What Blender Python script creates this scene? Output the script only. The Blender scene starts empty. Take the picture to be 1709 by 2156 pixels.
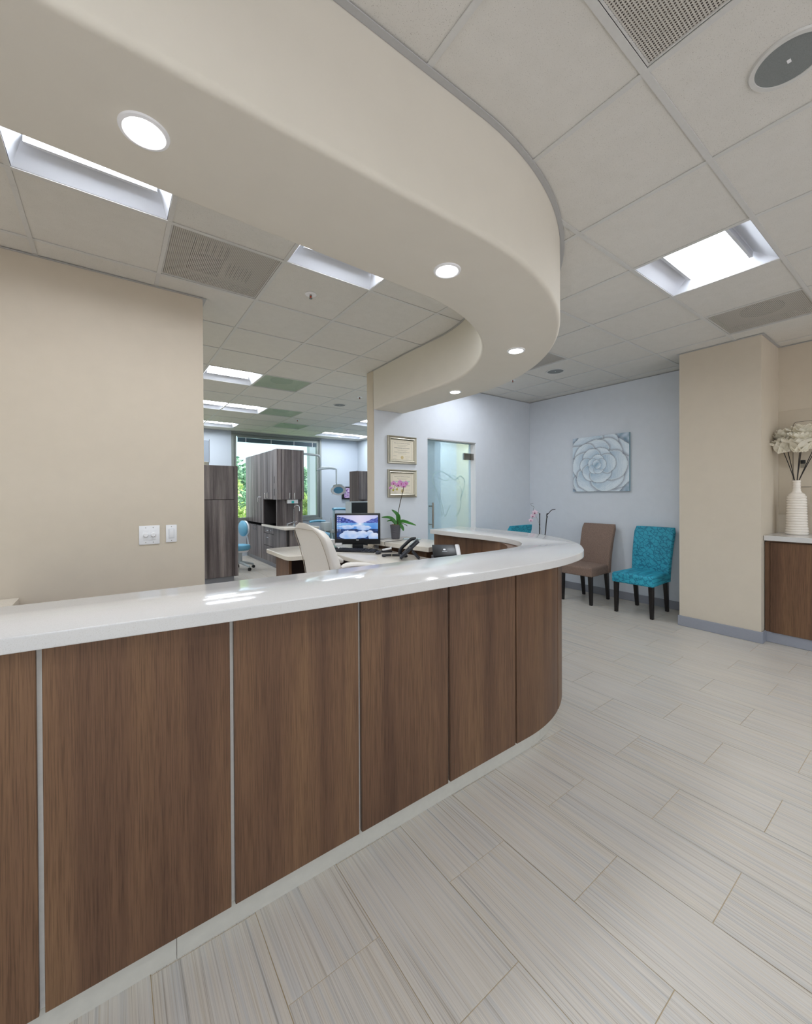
import bpy, bmesh, math, random
from math import pi, sin, cos, radians, sqrt, atan2
from mathutils import Vector, Matrix, noise

SC = bpy.context.scene
COL = SC.collection
random.seed(7)

# ------------------------------------------------------------------ camera
FPX, YAW, PITCH, ROLL, PPY = 848.624, -0.63113, -0.00592, -0.00462, 1046.83
EYE = 1.39
cam_d = bpy.data.cameras.new('camera')
cam = bpy.data.objects.new('camera', cam_d)
COL.objects.link(cam)
_f = Vector((-sin(YAW)*cos(PITCH), cos(YAW)*cos(PITCH), sin(PITCH)))
_r0 = Vector((cos(YAW), sin(YAW), 0)); _u0 = _r0.cross(_f)
_r = _r0*cos(ROLL) + _u0*sin(ROLL)
_u = _u0*cos(ROLL) - _r0*sin(ROLL)
cam.matrix_world = Matrix(((_r.x, _u.x, -_f.x, 0), (_r.y, _u.y, -_f.y, 0), (_r.z, _u.z, -_f.z, EYE), (0, 0, 0, 1)))
cam_d.sensor_fit = 'VERTICAL'
cam_d.sensor_height = 36.0
cam_d.lens = FPX*36.0/2156.0
cam_d.shift_y = -(1078.0-PPY)/2156.0
cam_d.clip_start = 0.02
cam_d.clip_end = 200
SC.camera = cam

# ------------------------------------------------------------------ world, sun, exposure
W = bpy.data.worlds.new('sky'); SC.world = W
W.use_nodes = True
nt = W.node_tree; nt.nodes.clear()
wo = nt.nodes.new('ShaderNodeOutputWorld'); bg = nt.nodes.new('ShaderNodeBackground')
sky = nt.nodes.new('ShaderNodeTexSky')
try:
    sky.sky_type = 'NISHITA'; sky.sun_disc = False
    sky.sun_elevation = radians(55); sky.sun_rotation = radians(95)
except Exception:
    pass
hz = nt.nodes.new('ShaderNodeMix'); hz.data_type = 'RGBA'; hz.inputs[0].default_value = .55; hz.inputs[7].default_value = (2.75, 2.75, 2.72, 1)   # hazy bright sky
nt.links.new(sky.outputs[0], hz.inputs[6])
nt.links.new(hz.outputs[2], bg.inputs[0]); bg.inputs[1].default_value = 0.24
nt.links.new(bg.outputs[0], wo.inputs[0])
sun_d = bpy.data.lights.new('sun', 'SUN'); sun_d.energy = 8.0; sun_d.angle = radians(0.6); sun_d.color = (1, .95, .85)
sun = bpy.data.objects.new('sun', sun_d); COL.objects.link(sun)
sun.rotation_euler = Vector((-.55, .10, -.82)).to_track_quat('-Z', 'Y').to_euler(); sun.location = (12, -2, 18)
vs = SC.view_settings
vs.view_transform = 'Standard'; vs.look = 'None'; vs.gamma = 1.0; vs.use_curve_mapping = False
vs.exposure = 1.0
PANEL_L = 13.0      # troffer lens
DOWN_L = 18.0      # downlight lens
SC.cycles.use_denoising = True
SC.cycles.max_bounces = 10
SC.cycles.diffuse_bounces = 6
SC.cycles.sample_clamp_indirect = 6.0

# ------------------------------------------------------------------ helpers
def lin(c):
    return tuple((v/12.92 if v <= .04045 else ((v+.055)/1.055)**2.4) for v in c)
def srgb(r, g, b):
    return lin((r/255, g/255, b/255)) + (1,)

class NT:
    def __init__(s, name):
        s.m = bpy.data.materials.new(name); s.m.use_nodes = True
        s.t = s.m.node_tree; s.b = s.t.nodes['Principled BSDF']
    def n(s, typ, **kw):
        nd = s.t.nodes.new(typ)
        for k, v in kw.items(): setattr(nd, k, v)
        return nd
    def l(s, a, b): s.t.links.new(a, b)
    def coords(s, scale, kind='Object', rand=False):
        tc = s.n('ShaderNodeTexCoord'); mp = s.n('ShaderNodeMapping')
        mp.inputs['Scale'].default_value = scale
        s.l(tc.outputs[kind], mp.inputs['Vector'])
        if rand:
            oi = s.n('ShaderNodeObjectInfo'); vm = s.n('ShaderNodeVectorMath', operation='SCALE')
            cb = s.n('ShaderNodeCombineXYZ')
            for i in range(3): s.l(oi.outputs['Random'], cb.inputs[i])
            s.l(cb.outputs[0], vm.inputs[0]); vm.inputs['Scale'].default_value = 57.0
            s.l(vm.outputs[0], mp.inputs['Location'])
        return mp.outputs[0]
    def noise(s, vec, scale=1, detail=4, rough=.55):
        nd = s.n('ShaderNodeTexNoise'); nd.inputs['Scale'].default_value = scale
        nd.inputs['Detail'].default_value = detail; nd.inputs['Roughness'].default_value = rough
        s.l(vec, nd.inputs['Vector']); return nd.outputs['Fac']
    def ramp(s, fac, stops, interp='LINEAR'):
        r = s.n('ShaderNodeValToRGB'); r.color_ramp.interpolation = interp
        e = r.color_ramp.elements
        while len(e) < len(stops): e.new(.5)
        for i, (p, c) in enumerate(stops):
            e[i].position = p; e[i].color = c
        s.l(fac, r.inputs[0]); return r.outputs[0]
    def mix(s, fac, a, b, mode='MIX'):
        m = s.n('ShaderNodeMix', data_type='RGBA', blend_type=mode)
        if hasattr(fac, 'default_value') or not isinstance(fac, (int, float)): s.l(fac, m.inputs[0])
        else: m.inputs[0].default_value = fac
        for v, i in ((a, 6), (b, 7)):
            if isinstance(v, tuple): m.inputs[i].default_value = v
            else: s.l(v, m.inputs[i])
        return m.outputs[2]
    def base(s, out): s.l(out, s.b.inputs['Base Color'])
    def bump(s, h, strength=.2, dist=.002):
        b = s.n('ShaderNodeBump'); b.inputs['Strength'].default_value = strength; b.inputs['Distance'].default_value = dist
        s.l(h, b.inputs['Height']); s.l(b.outputs[0], s.b.inputs['Normal'])

def plain(name, c, rough=.5, metal=0, spec=.5, grain=.04, gscale=60, bump=0, coat=0):
    k = NT(name)
    v = k.coords((gscale,)*3)
    f = k.noise(v, 1, 3)
    lo = tuple(x*(1-grain) for x in c[:3]) + (1,); hi = tuple(min(1, x*(1+grain)) for x in c[:3]) + (1,)
    k.base(k.ramp(f, [(.3, lo), (.7, hi)]))
    k.b.inputs['Roughness'].default_value = rough; k.b.inputs['Metallic'].default_value = metal
    k.b.inputs['Specular IOR Level'].default_value = spec
    if coat: k.b.inputs['Coat Weight'].default_value = coat
    if bump: k.bump(f, bump)
    return k.m

def emit(name, c, strength):
    k = NT(name)
    k.b.inputs['Base Color'].default_value = (.8, .8, .8, 1)
    k.b.inputs['Emission Color'].default_value = c
    k.b.inputs['Emission Strength'].default_value = strength
    return k.m

def attr_mat(name, emission=0, rough=.6):
    k = NT(name)
    a = k.n('ShaderNodeVertexColor'); a.layer_name = 'Col'
    if emission:
        k.b.inputs['Base Color'].default_value = (.01, .01, .012, 1)
        k.l(a.outputs[0], k.b.inputs['Emission Color']); k.b.inputs['Emission Strength'].default_value = emission
        k.b.inputs['Roughness'].default_value = .35
    else:
        k.base(a.outputs[0]); k.b.inputs['Roughness'].default_value = rough
    return k.m

def wood(name, dark, mid, light, fine=1.0, rough=.42, zsc=1.0):
    k = NT(name)
    v1 = k.coords((9*fine, 9*fine, .5*zsc), rand=True)
    v2 = k.coords((70*fine, 70*fine, 2.2*zsc), rand=True)
    v3 = k.coords((330*fine, 330*fine, 7*zsc), rand=True)
    n1 = k.noise(v1, 1, 3, .5); n2 = k.noise(v2, 1, 4, .6); n3 = k.noise(v3, 1, 3, .6)
    c1 = k.ramp(n1, [(.3, dark), (.5, mid), (.72, light)])
    g2 = k.ramp(n2, [(.30, (.80, .78, .76, 1)), (.65, (1.05, 1.05, 1.05, 1))])
    g3 = k.ramp(n3, [(.36, (.58, .55, .53, 1)), (.54, (1.05, 1.05, 1.05, 1))])
    c = k.mix(.75, c1, g2, 'MULTIPLY'); c = k.mix(.75, c, g3, 'MULTIPLY')
    k.base(c); k.b.inputs['Roughness'].default_value = rough
    k.b.inputs['Specular IOR Level'].default_value = .35
    k.bump(n3, .12, .0006)
    return k.m

def quartz(name, c, fleck, rough=.12, amt=.35):
    k = NT(name)
    v = k.coords((420,)*3)
    f = k.noise(v, 1, 2, .6)
    k.base(k.ramp(f, [(.34, fleck), (.34+amt*.35, c)]))
    k.b.inputs['Roughness'].default_value = rough
    return k.m

M = {}
M['cream'] = plain('cream_paint', srgb(204, 193, 176), .75, spec=.2, grain=.015, gscale=9)
M['soffit'] = plain('soffit_paint', srgb(216, 210, 198), .7, spec=.2, grain=.012, gscale=7)
M['lavender'] = plain('lavender_paint', srgb(218, 223, 230), .75, spec=.2, grain=.015, gscale=9)
M['baywhite'] = plain('bay_paint', srgb(188, 197, 206), .75, spec=.2, grain=.01)
M['white'] = plain('white_enamel', srgb(236, 236, 238), .4, grain=.01)
M['pan'] = plain('white_pan', srgb(206, 209, 216), .55, grain=.005)
M['tee'] = plain('grid_metal', srgb(206, 205, 202), .5, grain=.02)
M['angle'] = plain('grey_edge_trim', srgb(178, 178, 178), .5, grain=.02)
M['deck'] = plain('deck_grey', srgb(150, 150, 150), .9)
M['rubber'] = plain('grey_rubber_base', srgb(146, 148, 156), .5, grain=.02)
M['kick'] = plain('brushed_kick', srgb(194, 189, 177), .45, grain=.03, gscale=30)
M['backing'] = plain('light_backing', srgb(232, 229, 222), .5)
M['oak'] = wood('brown_walnut_laminate', srgb(88, 62, 46), srgb(108, 79, 58), srgb(125, 94, 67))
M['greywood'] = wood('grey_wood_laminate', srgb(74, 66, 66), srgb(112, 104, 104), srgb(150, 141, 138), 1.6, .28)
M['carcass'] = plain('gap_shade_carcass', srgb(46, 42, 43), .7)  # cabinet bodies coloured dark so the door gaps read as shaded
M['darkwood'] = plain('dark_brown_inside', srgb(52, 34, 28), .6)
M['quartz'] = quartz('white_quartz', srgb(207, 205, 203), srgb(199, 196, 192), .1)
M['beigequartz'] = quartz('beige_quartz', srgb(226, 220, 210), srgb(206, 196, 180), .13, .6)
M['chrome'] = plain('chrome', srgb(215, 218, 222), .12, 1)
M['steel'] = plain('brushed_steel', srgb(150, 146, 138), .3, 1, gscale=150, grain=.08)
M['black'] = plain('black_plastic', srgb(24, 25, 28), .4)
M['charcoal'] = plain('charcoal_plastic', srgb(44, 46, 52), .35)
M['key'] = plain('key_plastic', srgb(36, 38, 46), .45)
M['leather'] = plain('white_leather', srgb(238, 233, 226), .5, grain=.03, gscale=240, bump=.08)
M['seam'] = plain('grey_seam', srgb(176, 164, 150), .7)
M['espresso'] = plain('espresso_wood', srgb(20, 14, 13), .35)
M['brushedsilver'] = plain('champagne_silver', srgb(176, 170, 154), .3, .75, gscale=120, grain=.06)
M['paper'] = plain('cream_paper', srgb(232, 224, 205), .8, grain=.01)
M['ink'] = plain('grey_ink', srgb(112, 110, 104), .8)
M['gold'] = plain('gold_seal', srgb(206, 188, 138), .5)
M['ltblue'] = plain('light_blue_vinyl', srgb(112, 176, 206), .45)
M['paleblue'] = plain('pale_blue_plastic', srgb(176, 204, 214), .4)
M['enamelgrey'] = plain('dental_grey', srgb(190, 200, 204), .35)
M['potgrey'] = plain('grey_ribbed_pot', srgb(88, 86, 92), .55)
M['leaf'] = plain('orchid_leaf', srgb(44, 112, 26), .35, grain=.25, gscale=25)
M['stem'] = plain('dark_stem', srgb(62, 56, 34), .6, grain=.2, gscale=80)
M['twig'] = plain('black_twig', srgb(28, 22, 24), .6)
M['orchidpink'] = plain('orchid_pink', srgb(214, 150, 205), .5, grain=.25, gscale=120)
M['magenta'] = plain('orchid_magenta', srgb(150, 20, 90), .5)
M['palepetal'] = plain('orchid_pale', srgb(240, 214, 228), .5, grain=.05)
M['bud'] = plain('yellow_bud', srgb(190, 180, 60), .5)
M['bark'] = plain('bark_chips', srgb(120, 96, 74), .9, grain=.5, gscale=140)
def mk_rose():
    k = NT('ivory_rose'); c = srgb(254, 250, 238)
    k.b.inputs['Base Color'].default_value = c; k.b.inputs['Roughness'].default_value = .7
    tl = k.n('ShaderNodeBsdfTranslucent'); tl.inputs[0].default_value = c
    mx = k.n('ShaderNodeMixShader'); mx.inputs[0].default_value = .22
    k.l(k.b.outputs[0], mx.inputs[1]); k.l(tl.outputs[0], mx.inputs[2])
    k.l(mx.outputs[0], k.t.nodes['Material Output'].inputs[0]); return k.m
M['rose'] = mk_rose()
M['vase'] = plain('ivory_ceramic', srgb(232, 224, 214), .22, grain=.02)
M['blind'] = plain('blue_grey_blind', srgb(70, 92, 108), .5)
M['alu'] = plain('window_aluminium', srgb(140, 146, 142), .45, .3)
M['concrete'] = plain('pale_facade', srgb(205, 208, 210), .8)
M['teal_dot'] = plain('teal_plastic', srgb(60, 190, 190), .5)
M['green_face'] = plain('green_plastic', srgb(80, 130, 110), .4)
M['lens'] = emit('troffer_lens', (.93, .98, 1.05, 1), PANEL_L)
M['dlens'] = emit('downlight_lens', (1, .99, .97, 1), DOWN_L)
M['screen'] = attr_mat('screen_picture', .42)
M['wallscreen'] = attr_mat('wall_screen_picture', .34)
M['painting'] = attr_mat('painted_canvas', 0, .7)
M['canvas_edge'] = plain('canvas_edge', srgb(150, 182, 196), .7)

def mk_ceiling():
    k = NT('acoustic_tile')
    v = k.coords((1, 1, 1), rand=True)
    f = k.noise(v, 330, 2, .6); g = k.noise(v, 14, 4, .6)
    c = k.ramp(f, [(.30, srgb(170, 166, 158)), (.37, srgb(217, 214, 208))])
    c2 = k.ramp(g, [(.3, (.955, .955, .95, 1)), (.7, (1, 1, 1, 1))])
    k.base(k.mix(1.0, c, c2, 'MULTIPLY')); k.b.inputs['Roughness'].default_value = .95
    k.b.inputs['Specular IOR Level'].default_value = .1
    k.bump(f, .25, .001); return k.m
M['tile'] = mk_ceiling()

def mk_floor():
    k = NT('striated_porcelain')
    v = k.coords((210, 1.1, 1), rand=True); v2 = k.coords((60, .8, 1), rand=True)
    v4 = k.coords((430, 2.0, 1), rand=True)
    a = k.noise(v, 1, 3, .6); b = k.noise(v2, 1, 3, .6); d = k.noise(v4, 1, 2, .6)
    c = k.ramp(a, [(.30, srgb(164, 155, 142)), (.42, srgb(196, 189, 178)), (.55, srgb(206, 200, 190)), (.68, srgb(188, 178, 161)), (.76, srgb(215, 209, 199))])
    t = k.ramp(b, [(.34, (.86, .90, .96, 1)), (.5, (1, 1, 1, 1)), (.68, (1, .975, .93, 1))])
    e = k.ramp(d, [(.33, (.88, .87, .86, 1)), (.5, (1, 1, 1, 1))])
    c = k.mix(.9, c, t, 'MULTIPLY'); c = k.mix(.8, c, e, 'MULTIPLY')
    k.base(c); k.b.inputs['Roughness'].default_value = .34
    k.b.inputs['Specular IOR Level'].default_value = .4
    k.bump(a, .05, .0006); return k.m
M['floor'] = mk_floor()
M['grout'] = plain('tan_grout', srgb(196, 178, 146), .9)

def mk_perf(name, pitch, c):
    k = NT(name)
    tc = k.n('ShaderNodeTexCoord'); mp = k.n('ShaderNodeMapping'); mp.inputs['Scale'].default_value = (1/pitch, 1/pitch, 0)
    k.l(tc.outputs['Object'], mp.inputs[0])
    fr = k.n('ShaderNodeVectorMath', operation='FRACTION'); k.l(mp.outputs[0], fr.inputs[0])
    sb = k.n('ShaderNodeVectorMath', operation='SUBTRACT'); k.l(fr.outputs[0], sb.inputs[0]); sb.inputs[1].default_value = (.5, .5, 0)
    ln = k.n('ShaderNodeVectorMath', operation='LENGTH'); k.l(sb.outputs[0], ln.inputs[0])
    lt = k.n('ShaderNodeMath', operation='LESS_THAN'); k.l(ln.outputs['Value'], lt.inputs[0]); lt.inputs[1].default_value = .30
    tr = k.n('ShaderNodeBsdfTransparent'); mx = k.n('ShaderNodeMixShader')
    k.b.inputs['Base Color'].default_value = c; k.b.inputs['Roughness'].default_value = .6
    k.l(lt.outputs[0], mx.inputs[0]); k.l(k.b.outputs[0], mx.inputs[1]); k.l(tr.outputs[0], mx.inputs[2])
    k.l(mx.outputs[0], k.t.nodes['Material Output'].inputs[0]); return k.m
M['perf'] = mk_perf('perforated_plate', .0095, srgb(196, 192, 184))
M['perf_green'] = mk_perf('perforated_plate_bay', .0095, srgb(178, 196, 176))
M['duct'] = plain('dark_duct', srgb(70, 66, 62), .8)
M['plenum'] = plain('plenum_grey', srgb(158, 150, 142), .9)
M['grille'] = plain('speaker_grille', srgb(126, 130, 130), .7, grain=.1, gscale=400)

def mk_glass(name, c, frosted, tr=.6):
    k = NT(name)
    t = k.n('ShaderNodeBsdfTransparent'); t.inputs[0].default_value = c
    mx = k.n('ShaderNodeMixShader'); mx.inputs[0].default_value = tr
    v = k.coords((3, 3, 3)); f = k.noise(v, 1, 2)
    if frosted:
        tl = k.n('ShaderNodeBsdfTranslucent'); tl.inputs[0].default_value = frosted
        df = k.n('ShaderNodeBsdfDiffuse'); df.inputs[0].default_value = frosted
        m0 = k.n('ShaderNodeMixShader'); m0.inputs[0].default_value = .5
        k.l(df.outputs[0], m0.inputs[1]); k.l(tl.outputs[0], m0.inputs[2])
        k.l(m0.outputs[0], mx.inputs[1])
    else:
        g = k.n('ShaderNodeBsdfGlossy'); g.inputs['Roughness'].default_value = .03
        k.l(g.outputs[0], mx.inputs[1])
    k.l(t.outputs[0], mx.inputs[2])
    k.l(mx.outputs[0], k.t.nodes['Material Output'].inputs[0]); return k.m
M['frost'] = mk_glass('frosted_glass', srgb(228, 240, 244), srgb(208, 224, 232), .64)
M['etch'] = mk_glass('etched_line', srgb(226, 236, 238), srgb(204, 218, 216), .5)
M['pane'] = mk_glass('window_pane', srgb(238, 248, 250), None, .94)
M['acrylic'] = mk_glass('acrylic_sheet', srgb(226, 232, 240), srgb(225, 230, 238), .55)

def mk_fabric(name, c1, c2, kind):
    k = NT(name)
    if kind == 'tweed':
        v = k.coords((260, 260, 260)); f = k.noise(v, 1, 2, .7)
        w = k.coords((90, 90, 420)); g = k.noise(w, 1, 2, .6)
        c = k.ramp(f, [(.35, c1), (.62, c2)]); e = k.ramp(g, [(.3, (.8, .8, .8, 1)), (.6, (1.05, 1.05, 1.05, 1))])
        k.base(k.mix(.7, c, e, 'MULTIPLY')); k.b.inputs['Roughness'].default_value = .9; k.bump(f, .3, .001)
    else:
        v = k.coords((1, 13, 15))
        vo = k.n('ShaderNodeTexVoronoi', feature='DISTANCE_TO_EDGE'); vo.inputs['Scale'].default_value = 1.6
        n0 = k.noise(v, 1.5, 1, .5)
        mixv = k.n('ShaderNodeVectorMath', operation='ADD'); k.l(v, mixv.inputs[0])
        cb = k.n('ShaderNodeCombineXYZ'); k.l(n0, cb.inputs[1]); k.l(n0, cb.inputs[2]); k.l(cb.outputs[0], mixv.inputs[1])
        k.l(mixv.outputs[0], vo.inputs['Vector'])
        pat = k.ramp(vo.outputs['Distance'], [(.04, c1), (.11, c2)])
        vel = k.coords((6, 6, 6)); g = k.noise(vel, 1, 3, .6)
        e = k.ramp(g, [(.35, (.78, .80, .82, 1)), (.65, (1.1, 1.1, 1.1, 1))])
        k.base(k.mix(.8, pat, e, 'MULTIPLY')); k.b.inputs['Roughness'].default_value = .65
        k.b.inputs['Sheen Weight'].default_value = .5; k.b.inputs['Sheen Tint'].default_value = c2
    return k.m
M['tweed'] = mk_fabric('brown_tweed', srgb(104, 84, 73), srgb(154, 130, 116), 'tweed')
M['teal'] = mk_fabric('teal_velvet', srgb(18, 116, 142), srgb(46, 158, 182), 'velvet')

def mk_foliage(name, a, b):
    k = NT(name)
    oi = k.n('ShaderNodeNewGeometry')
    c = k.ramp(oi.outputs['Random Per Island'], [(0, a), (1, b)])
    k.base(c); k.b.inputs['Roughness'].default_value = .6
    tl = k.n('ShaderNodeBsdfTranslucent'); k.l(c, tl.inputs[0])
    mx = k.n('ShaderNodeMixShader'); mx.inputs[0].default_value = .45
    k.l(k.b.outputs[0], mx.inputs[1]); k.l(tl.outputs[0], mx.inputs[2])
    k.l(mx.outputs[0], k.t.nodes['Material Output'].inputs[0]); return k.m
M['folA'] = mk_foliage('blue_green_foliage', srgb(84, 130, 104), srgb(176, 205, 170))
M['folB'] = mk_foliage('yellow_green_foliage', srgb(150, 176, 100), srgb(222, 230, 160))

class MB:
    """collects shapes, builds ONE mesh object"""
    def __init__(s): s.v = []; s.f = []; s.mx = None
    def _add(s, vs, fs):
        b = len(s.v)
        if s.mx: vs = [tuple(s.mx @ Vector(p)) for p in vs]
        s.v += [tuple(p) for p in vs]; s.f += [tuple(i+b for i in f) for f in fs]
        return s
    def at(s, x=0, y=0, z=0, rz=0, rx=0, ry=0):
        s.mx = Matrix.Translation((x, y, z)) @ Matrix.Rotation(rz, 4, 'Z') @ Matrix.Rotation(ry, 4, 'Y') @ Matrix.Rotation(rx, 4, 'X'); return s
    def box(s, x0, x1, y0, y1, z0, z1):
        return s._add([(x0,y0,z0),(x1,y0,z0),(x1,y1,z0),(x0,y1,z0),(x0,y0,z1),(x1,y0,z1),(x1,y1,z1),(x0,y1,z1)],
                      [(0,3,2,1),(4,5,6,7),(0,1,5,4),(1,2,6,5),(2,3,7,6),(3,0,4,7)])
    def quad(s, *p): return s._add(p, [tuple(range(len(p)))])
    def loft(s, rings, closed=True, cap=True):
        n = len(rings[0]); vs = [p for r in rings for p in r]; fs = []
        for i in range(len(rings)-1):
            for j in range(n if closed else n-1):
                k = (j+1) % n
                fs.append((i*n+j, i*n+k, (i+1)*n+k, (i+1)*n+j))
        if cap and closed:
            fs.append(tuple(range(n-1, -1, -1))); fs.append(tuple((len(rings)-1)*n+j for j in range(n)))
        return s._add(vs, fs)
    def prism(s, poly, z0, z1, rb=0, rt=0, steps=4):
        a = sum(poly[i][0]*poly[(i+1) % len(poly)][1]-poly[(i+1) % len(poly)][0]*poly[i][1] for i in range(len(poly)))
        if a < 0: poly = poly[::-1]
        n = len(poly); nr = []
        for i in range(n):
            p0, p1, p2 = Vector(poly[i-1]), Vector(poly[i]), Vector(poly[(i+1) % n])
            e1 = (p1-p0).normalized(); e2 = (p2-p1).normalized()
            m = Vector((-(e1.y+e2.y), e1.x+e2.x))
            if m.length < 1e-6: m = Vector((-e1.y, e1.x))
            m.normalize(); d = max(.5, m.dot(Vector((-e1.y, e1.x)))); nr.append(m/d)
        def ring(z, ins): return [(poly[i][0]+nr[i].x*ins, poly[i][1]+nr[i].y*ins, z) for i in range(n)]
        R = []
        if rb:
            for k in range(steps): t = pi/2*k/steps; R.append(ring(z0+rb*(1-cos(t)), rb*(1-sin(t))))
            R.append(ring(z0+rb, 0)); R.append(ring(z0+rb+.003, 0))
        else: R.append(ring(z0, 0))
        if rt:
            R.append(ring(z1-rt-.003, 0)); R.append(ring(z1-rt, 0))
            for k in range(1, steps+1): t = pi/2*k/steps; R.append(ring(z1-rt+rt*sin(t), rt*(1-cos(t))))
        else: R.append(ring(z1, 0))
        return s.loft(R)
    def lathe(s, prof, seg=32, c=(0, 0, 0), cap=True):
        return s.loft([[(c[0]+r*cos(2*pi*j/seg), c[1]+r*sin(2*pi*j/seg), c[2]+z) for j in range(seg)] for r, z in prof], True, cap)
    def cyl(s, c, r, z0, z1, seg=24): return s.lathe([(r, z0), (r, z1)], seg, c)
    def tube(s, pts, r, seg=10, flat=1.0):
        P = [Vector(p) for p in pts]; rings = []
        rr = r if isinstance(r, (list, tuple)) else [r]*len(P)
        prev = None
        for i, p in enumerate(P):
            t = (P[min(i+1, len(P)-1)]-P[max(i-1, 0)]).normalized()
            up = Vector((0, 0, 1)) if abs(t.z) < .95 else Vector((1, 0, 0))
            if prev is not None:
                a = (prev - t*prev.dot(t))
                a = a.normalized() if a.length > 1e-5 else t.cross(up).normalized()
            else: a = t.cross(up).normalized()
            prev = a; b = t.cross(a).normalized()
            rings.append([tuple(p + a*rr[i]*cos(2*pi*j/seg) + b*rr[i]*flat*sin(2*pi*j/seg)) for j in range(seg)])
        return s.loft(rings)
    def ball(s, c, rx, ry, rz, nu=14, nv=9):
        rings = []
        for i in range(1, nv):
            t = pi*i/nv; rings.append([(c[0]+rx*sin(t)*cos(2*pi*j/nu), c[1]+ry*sin(t)*sin(2*pi*j/nu), c[2]-rz*cos(t)) for j in range(nu)])
        return s.loft(rings)
    def grid(s, fn, nu, nv):
        vs = [fn(i/nu, j/nv) for j in range(nv+1) for i in range(nu+1)]
        fs = [(j*(nu+1)+i, j*(nu+1)+i+1, (j+1)*(nu+1)+i+1, (j+1)*(nu+1)+i) for j in range(nv) for i in range(nu)]
        return s._add(vs, fs)
    def build(s, name, mat, parent=None, smooth=35, bevel=0, seg=2, kind=None, loc=None, solid=0):
        me = bpy.data.meshes.new(name)
        bm = bmesh.new()
        vv = [bm.verts.new(p) for p in s.v]
        for f in s.f:
            try: bm.faces.new([vv[i] for i in f])
            except ValueError: pass
        bmesh.ops.remove_doubles(bm, verts=bm.verts, dist=1e-6)
        if not solid: bmesh.ops.recalc_face_normals(bm, faces=bm.faces)
        if solid:
            g = bmesh.ops.solidify(bm, geom=bm.faces[:], thickness=solid)
        if bevel:
            ed = [e for e in bm.edges if len(e.link_faces) == 2 and e.calc_face_angle(0) > radians(32)]
            bmesh.ops.bevel(bm, geom=ed, offset=bevel, segments=seg, affect='EDGES', profile=.5, clamp_overlap=True)
        if loc:
            bmesh.ops.translate(bm, verts=bm.verts, vec=(-loc[0], -loc[1], -loc[2]))
        bm.to_mesh(me); bm.free()
        if smooth:
            me.polygons.foreach_set('use_smooth', [len(p.vertices) <= 4 for p in me.polygons])
            me.set_sharp_from_angle(angle=radians(smooth))
        me.materials.append(M[mat] if isinstance(mat, str) else mat)
        o = bpy.data.objects.new(name, me); COL.objects.link(o)
        if loc: o.location = loc
        if parent: o.parent = parent
        if kind: o['kind'] = kind
        return o

def tag(o, label, cat, group=None):
    o['label'] = label; o['category'] = cat
    if group: o['group'] = group
    return o
def thing(name, label, cat, loc=(0, 0, 0), rz=0, group=None):
    o = bpy.data.objects.new(name, None); COL.objects.link(o)
    o.empty_display_size = .1
    o.location = loc; o.rotation_euler = (0, 0, rz)
    return tag(o, label, cat, group)
def struct(o): o['kind'] = 'structure'; return o
def dup(root, loc, rz, label, group=None):
    r = root.copy(); COL.objects.link(r); r.location = loc; r.rotation_euler = (0, 0, rz)
    r['label'] = label
    if group: r['group'] = group
    for ch in list(root.children):
        c = ch.copy(); COL.objects.link(c); c.parent = r
        for g in list(ch.children):
            d = g.copy(); COL.objects.link(d); d.parent = c
    return r
def spline(pts, n=8):
    P = [Vector(p) for p in pts]; out = []
    for i in range(len(P)-1):
        p0 = P[max(i-1, 0)]; p1 = P[i]; p2 = P[i+1]; p3 = P[min(i+2, len(P)-1)]
        for k in range(n):
            t = k/n
            out.append(.5*((2*p1)+(p2-p0)*t+(2*p0-5*p1+4*p2-p3)*t*t+(3*p1-p0-3*p2+p3)*t**3))
    out.append(P[-1]); return [tuple(p) for p in out]
def arc(cx, cy, r, a0, a1, n=24):
    return [(cx+r*cos(a0+(a1-a0)*i/n), cy+r*sin(a0+(a1-a0)*i/n)) for i in range(n+1)]
def in_view(x, y, z, m=90):
    d = Vector((x, y, z-EYE)); k = d.dot(_f)
    if k < .05: return False
    px = 854.5+FPX*d.dot(_r)/k; py = PPY-FPX*d.dot(_u)/k
    return -m < px < 1709+m and -m < py < 2156+m

# ------------------------------------------------------------------ structure
CEIL = 2.855
XW, YB, YF = 5.45, 4.07, 9.70
XMIN, YMIN = -3.0, -2.6
YC = 3.32      # cream wall on the left

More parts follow.
